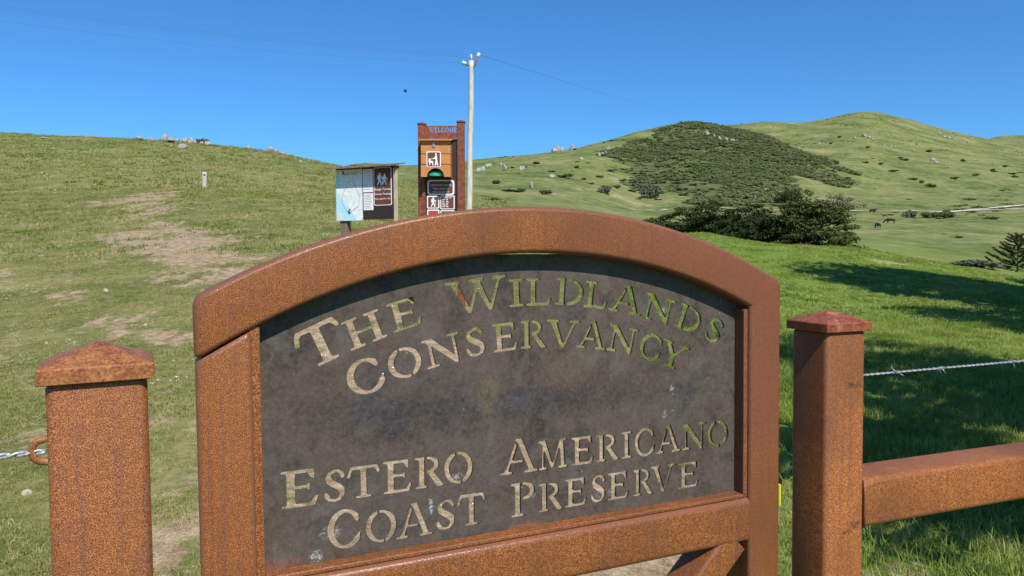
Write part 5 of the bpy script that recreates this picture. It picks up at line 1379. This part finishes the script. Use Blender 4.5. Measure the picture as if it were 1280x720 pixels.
# young conifer with bare looking tiers
def sapling(x, y, H):
    t = thing('cypress_sapling', 'young conifer with upswept open branches at the right edge', 'tree', (x, y, gz(x, y)))
    rr = random.Random(9); mb = MB(); cen, rad = [], []
    mb.tube([(0, 0, -0.2), (0.03, 0, H * 0.4), (-0.02, 0, H * 0.8), (0, 0, H)], [0.07, 0.05, 0.03, 0.008], 7)
    br = MB()
    for k in range(46):
        h = 0.06 + 0.9 * (k / 46); a = k * 2.4 + rr.uniform(-0.3, 0.3)
        L = (2.35 * (1 - h) ** 0.75 + 0.22) * rr.uniform(0.75, 1.1)
        pts = []
        for j in range(6):
            q = j / 5
            pts.append(Vector((math.cos(a) * L * q, math.sin(a) * L * q, h * H + L * (0.10 * q + 0.28 * q * q * q))))
        br.tube(pts, [0.022 * (1 - 0.8 * j / 5) for j in range(6)], 5)
        for q in np.linspace(0.2, 1.0, max(3, int(L / 0.11))):
            i = min(int(q * 5), 4); p = pts[i].lerp(pts[i + 1], q * 5 - i); cen.append(p); rad.append((0.13, 0.13, 0.075))
    mb.build('trunk', BARK, t, smooth=True); br.build('branches', BARK, t)
    link_mesh('foliage', leaf_cloud('foliage', cen, rad, 34, 0.06, CYPRESS, 77, 1.0, 0.2, 0.6), t)
sapling(44.6, 64.0, 3.35)

# ------------------------------------------------------------------ cattle
def cow_mesh(mat, graze=True, lying=False):
    V = [(-0.62, 0, 1.12), (-0.15, 0, 1.10), (0.42, 0, 1.08), (0.72, 0, 1.10)]; R = [(0.36, 0.38), (0.45, 0.48), (0.42, 0.48), (0.30, 0.36)]; E = [(0, 1), (1, 2), (2, 3)]
    def chain(root, pts):
        prev = root
        for p, r in pts:
            V.append(p); R.append((r, r)); E.append((prev, len(V) - 1)); prev = len(V) - 1
        return prev
    if graze: hd = chain(3, [((1.02, 0, 0.90), 0.21), ((1.22, 0, 0.58), 0.17), ((1.34, 0, 0.36), 0.14), ((1.44, 0, 0.14), 0.085)])
    else: hd = chain(3, [((1.02, 0, 1.28), 0.17), ((1.22, 0, 1.42), 0.15), ((1.44, 0, 1.36), 0.12), ((1.60, 0, 1.28), 0.085)])
    for s in (1, -1):
        chain(2, [((0.52, 0.20 * s, 0.78), 0.13), ((0.54, 0.20 * s, 0.42), 0.075), ((0.53, 0.20 * s, 0.12), 0.06), ((0.56, 0.20 * s, 0.0), 0.07)])
        chain(0, [((-0.62, 0.21 * s, 0.80), 0.16), ((-0.72, 0.21 * s, 0.48), 0.075), ((-0.66, 0.21 * s, 0.12), 0.058), ((-0.62, 0.21 * s, 0.0), 0.07)])
        chain(hd - 1, [((V[hd - 1][0] - 0.06, 0.18 * s, V[hd - 1][2] + 0.12), 0.045)])
    chain(0, [((-0.92, 0, 1.15), 0.05), ((-0.98, 0, 0.8), 0.028), ((-0.97, 0, 0.5), 0.045)])
    me = bpy.data.meshes.new('cow'); me.from_pydata(V, E, [])
    o = bpy.data.objects.new('cow', me); COL.objects.link(o)
    o.modifiers.new('skin', 'SKIN'); sd = o.modifiers.new('sub', 'SUBSURF'); sd.levels = 1; sd.render_levels = 1
    for sv, r in zip(me.skin_vertices[0].data, R): sv.radius = r
    me.skin_vertices[0].data[0].use_root = True
    out = bpy.data.meshes.new_from_object(o.evaluated_get(bpy.context.evaluated_depsgraph_get()))
    bpy.data.objects.remove(o)
    out.materials.clear(); out.materials.append(mat)
    for p in out.polygons: p.use_smooth = True
    return out
CG = cow_mesh(COW_BLACK); CS = cow_mesh(COW_BLACK, False); CR = cow_mesh(COW_RED, False)
for me, x, y, rz, s, lab in ((CS, 86.4, 174.0, 0.1, 0.92, 'black cow standing by the farm track, farthest of the herd'), (CG, 71.1, 136.4, 2.9, 0.98, 'black cow grazing side on, right of the nearest one'),
                             (CG, 59.5, 118.1, 3.9, 0.9, 'black cow with its head down, nearest and lowest of the herd'), (CR, 81.2, 158.0, 2.6, 0.75, 'reddish brown calf between the black cows')):
    o = link_mesh('cow', me, None, (x, y, gz(x, y) - 0.02), (0, 0, rz)); o.scale = (s * 0.9, s, s * 0.66)
    tag(o, lab, 'cow', 'cattle grazing in the valley')

# ------------------------------------------------------------------ grass
def blades_mesh(name, n, patch, hmin, hmax, w, mat, seed, lean=0.6, segs=2):
    g = np.random.default_rng(seed)
    # blades gather in small tufts
    nt = max(6, n // 9)
    tc = g.uniform(-patch / 2, patch / 2, (nt, 2))
    b = tc[g.integers(0, nt, n)] + g.normal(size=(n, 2)) * patch * 0.05
    a = g.uniform(0, 2 * math.pi, n); h = g.uniform(hmin, hmax, n) * g.choice([0.6, 1.0, 1.0, 1.25], n)
    ln = g.uniform(0.1, lean, n) * h; wd = w * g.uniform(0.6, 1.3, n)
    dx, dy = np.cos(a), np.sin(a); tw = a + math.pi / 2 + g.uniform(-0.6, 0.6, n); sx, sy = np.cos(tw), np.sin(tw)
    V, F = [], []
    rows = []
    for k in range(segs + 1):
        t = k / segs
        cx = b[:, 0] + dx * ln * t * t * 1.4; cy = b[:, 1] + dy * ln * t * t * 1.4; cz = h * (t - 0.25 * t * t * (ln / h))
        ww = wd * (1 - t) ** 0.6 * 0.5 if k < segs else wd * 0.04
        rows.append((np.stack([cx - sx * ww, cy - sy * ww, cz - 0.004], -1), np.stack([cx + sx * ww, cy + sy * ww, cz - 0.004], -1)))
    v = np.stack([q for r in rows for q in r], 1).reshape(-1, 3)
    m = 2 * (segs + 1); q = []
    base = np.arange(n)[:, None] * m
    for k in range(segs): q.append(base + np.array([[2 * k, 2 * k + 1, 2 * k + 3, 2 * k + 2]]))
    return quads_mesh(name, v, np.concatenate(q), mat)

def grass_points(y0, y1, step, seed, umin=-0.86, umax=0.86):
    g = np.random.default_rng(seed)
    A = (umax - umin) / 2 * (y1 ** 2 - y0 ** 2)
    n = int(A / step ** 2)
    Y = np.sqrt(g.uniform(y0 ** 2, y1 ** 2, n)); X = g.uniform(umin, umax, n) * Y
    return X, Y, g
def put(name, meshes, X, Y, S, g):
    if len(X) == 0: return
    Z = ground(X, Y); e = 0.15
    gx = (ground(X + e, Y) - ground(X - e, Y)) / (2 * e); gy = (ground(X, Y + e) - ground(X, Y - e)) / (2 * e)
    R = np.zeros((len(X), 3))
    for i in range(len(X)):
        n = Vector((-gx[i], -gy[i], 1)).normalized()
        q = Vector((0, 0, 1)).rotation_difference(n) @ Quaternion((0, 0, 1), g.uniform(0, 6.28))
        R[i] = q.to_euler()
    pick = g.integers(0, len(meshes), len(X))
    for k, me in enumerate(meshes):
        m = pick == k
        scatter(name, me, np.stack([X, Y, Z], -1)[m], R[m], S[m])
WORN = [blades_mesh('worn_turf', 190, 0.42, 0.010, 0.040, 0.0042, GRASS_WORN, s, 1.1) for s in (1, 2, 3)]
LUSH = [blades_mesh('lush_turf', 190, 0.42, 0.03, 0.115, 0.0065, GRASS_LUSH, s, 0.9, 3) for s in (4, 5, 6)]
DRY = [blades_mesh('dry_turf', 90, 0.42, 0.008, 0.024, 0.004, GRASS_DRY, s, 1.6) for s in (7, 8)]
WORN_FAR = [blades_mesh('worn_sward', 150, 1.0, 0.03, 0.09, 0.016, GRASS_WORN, s, 0.9) for s in (11, 12)]
LUSH_FAR = [blades_mesh('lush_sward', 170, 1.0, 0.03, 0.095, 0.018, GRASS_LUSH, s, 0.8) for s in (13, 14)]
HILL = [blades_mesh('hill_sward', 120, 2.4, 0.06, 0.20, 0.05, GRASS_WORN, s, 0.8) for s in (15, 16)]

for (y0, y1, step, worn, lush, sd) in ((2.2, 8, 0.17, WORN, LUSH, 101), (8, 16, 0.26, WORN, LUSH, 102), (16, 48, 0.60, WORN_FAR, LUSH_FAR, 103)):
    X, Y, g = grass_points(y0, y1, step, sd)
    d = dirt_mask(X, Y); l = lush_mask(X, Y); u = g.uniform(0, 1, len(X))
    isl = u < l
    keep_l = isl & (g.uniform(0, 1, len(X)) > d * 0.9)
    S = g.uniform(0.7, 1.25, len(X)) * (0.55 + 0.9 * fbm(X * 0.9, Y * 0.9, 3, 131)); S3 = np.stack([np.full_like(S, 1.0), np.full_like(S, 1.0), S], -1)
    put('grass', lush, X[keep_l], Y[keep_l], S3[keep_l], g)
    keep_w = ~isl & (g.uniform(0, 1, len(X)) > d * 1.02) & (g.uniform(0, 1, len(X)) < 0.35 + 0.9 * fbm(X * 1.1, Y * 1.1, 3, 133))
    put('grass', worn, X[keep_w], Y[keep_w], S3[keep_w], g)
    if y1 < 20:
        keep_d = ~isl & (g.uniform(0, 1, len(X)) < 0.42 + 0.15 * d)
        put('dry_grass', DRY, X[keep_d], Y[keep_d], S3[keep_d], g)
X, Y, g = grass_points(46, 118, 1.5, 104, -0.86, 0.0)
S = g.uniform(0.5, 1.3, len(X)); put('grass', HILL, X, Y, np.stack([np.ones_like(S), np.ones_like(S), S], -1), g)

# tiny white daisies in the worn turf
X, Y, g = grass_points(3.0, 22, 0.55, 140, -0.8, -0.02)
fl = leaf_cloud('daisies', np.stack([g.normal(0, 0.09, 7), g.normal(0, 0.09, 7), np.full(7, 0.035)], -1), np.full((7, 3), 0.006), 4, 0.010, SIGN_WHITE, 141, 0.8, 2.0)
m = fbm(X * 0.4, Y * 0.4, 3, 143) > 0.52
S = g.uniform(0.6, 1.1, m.sum())
scatter('daisy_flowers', fl, np.stack([X, Y, ground(X, Y)], -1)[m], np.stack([0 * S, 0 * S, g.uniform(0, 6.28, len(S))], -1), np.stack([S, S, S], -1))

# ------------------------------------------------------------------ labels of look-alikes get their place among their kind
ORD = ['leftmost', 'second from left', 'third from left', 'fourth from left', 'fifth from left', 'sixth from left', 'seventh from left', 'eighth from left', 'ninth from left', 'tenth from left',
       'eleventh from left', 'twelfth from left', 'thirteenth from left', 'fourteenth from left', 'fifteenth from left', 'sixteenth from left', 'seventeenth from left', 'eighteenth from left', 'nineteenth from left', 'twentieth from left']
same = {}
for o in scene.objects:
    if o.parent is None and 'label' in o and 'pebble' not in o['label']: same.setdefault(o['label'], []).append(o)
for lab, obs in same.items():
    if len(obs) > 1:
        obs.sort(key=lambda o: o.location.x / o.location.y)
        for k, o in enumerate(obs): o['label'] = lab + ', ' + ORD[min(k, 19)]
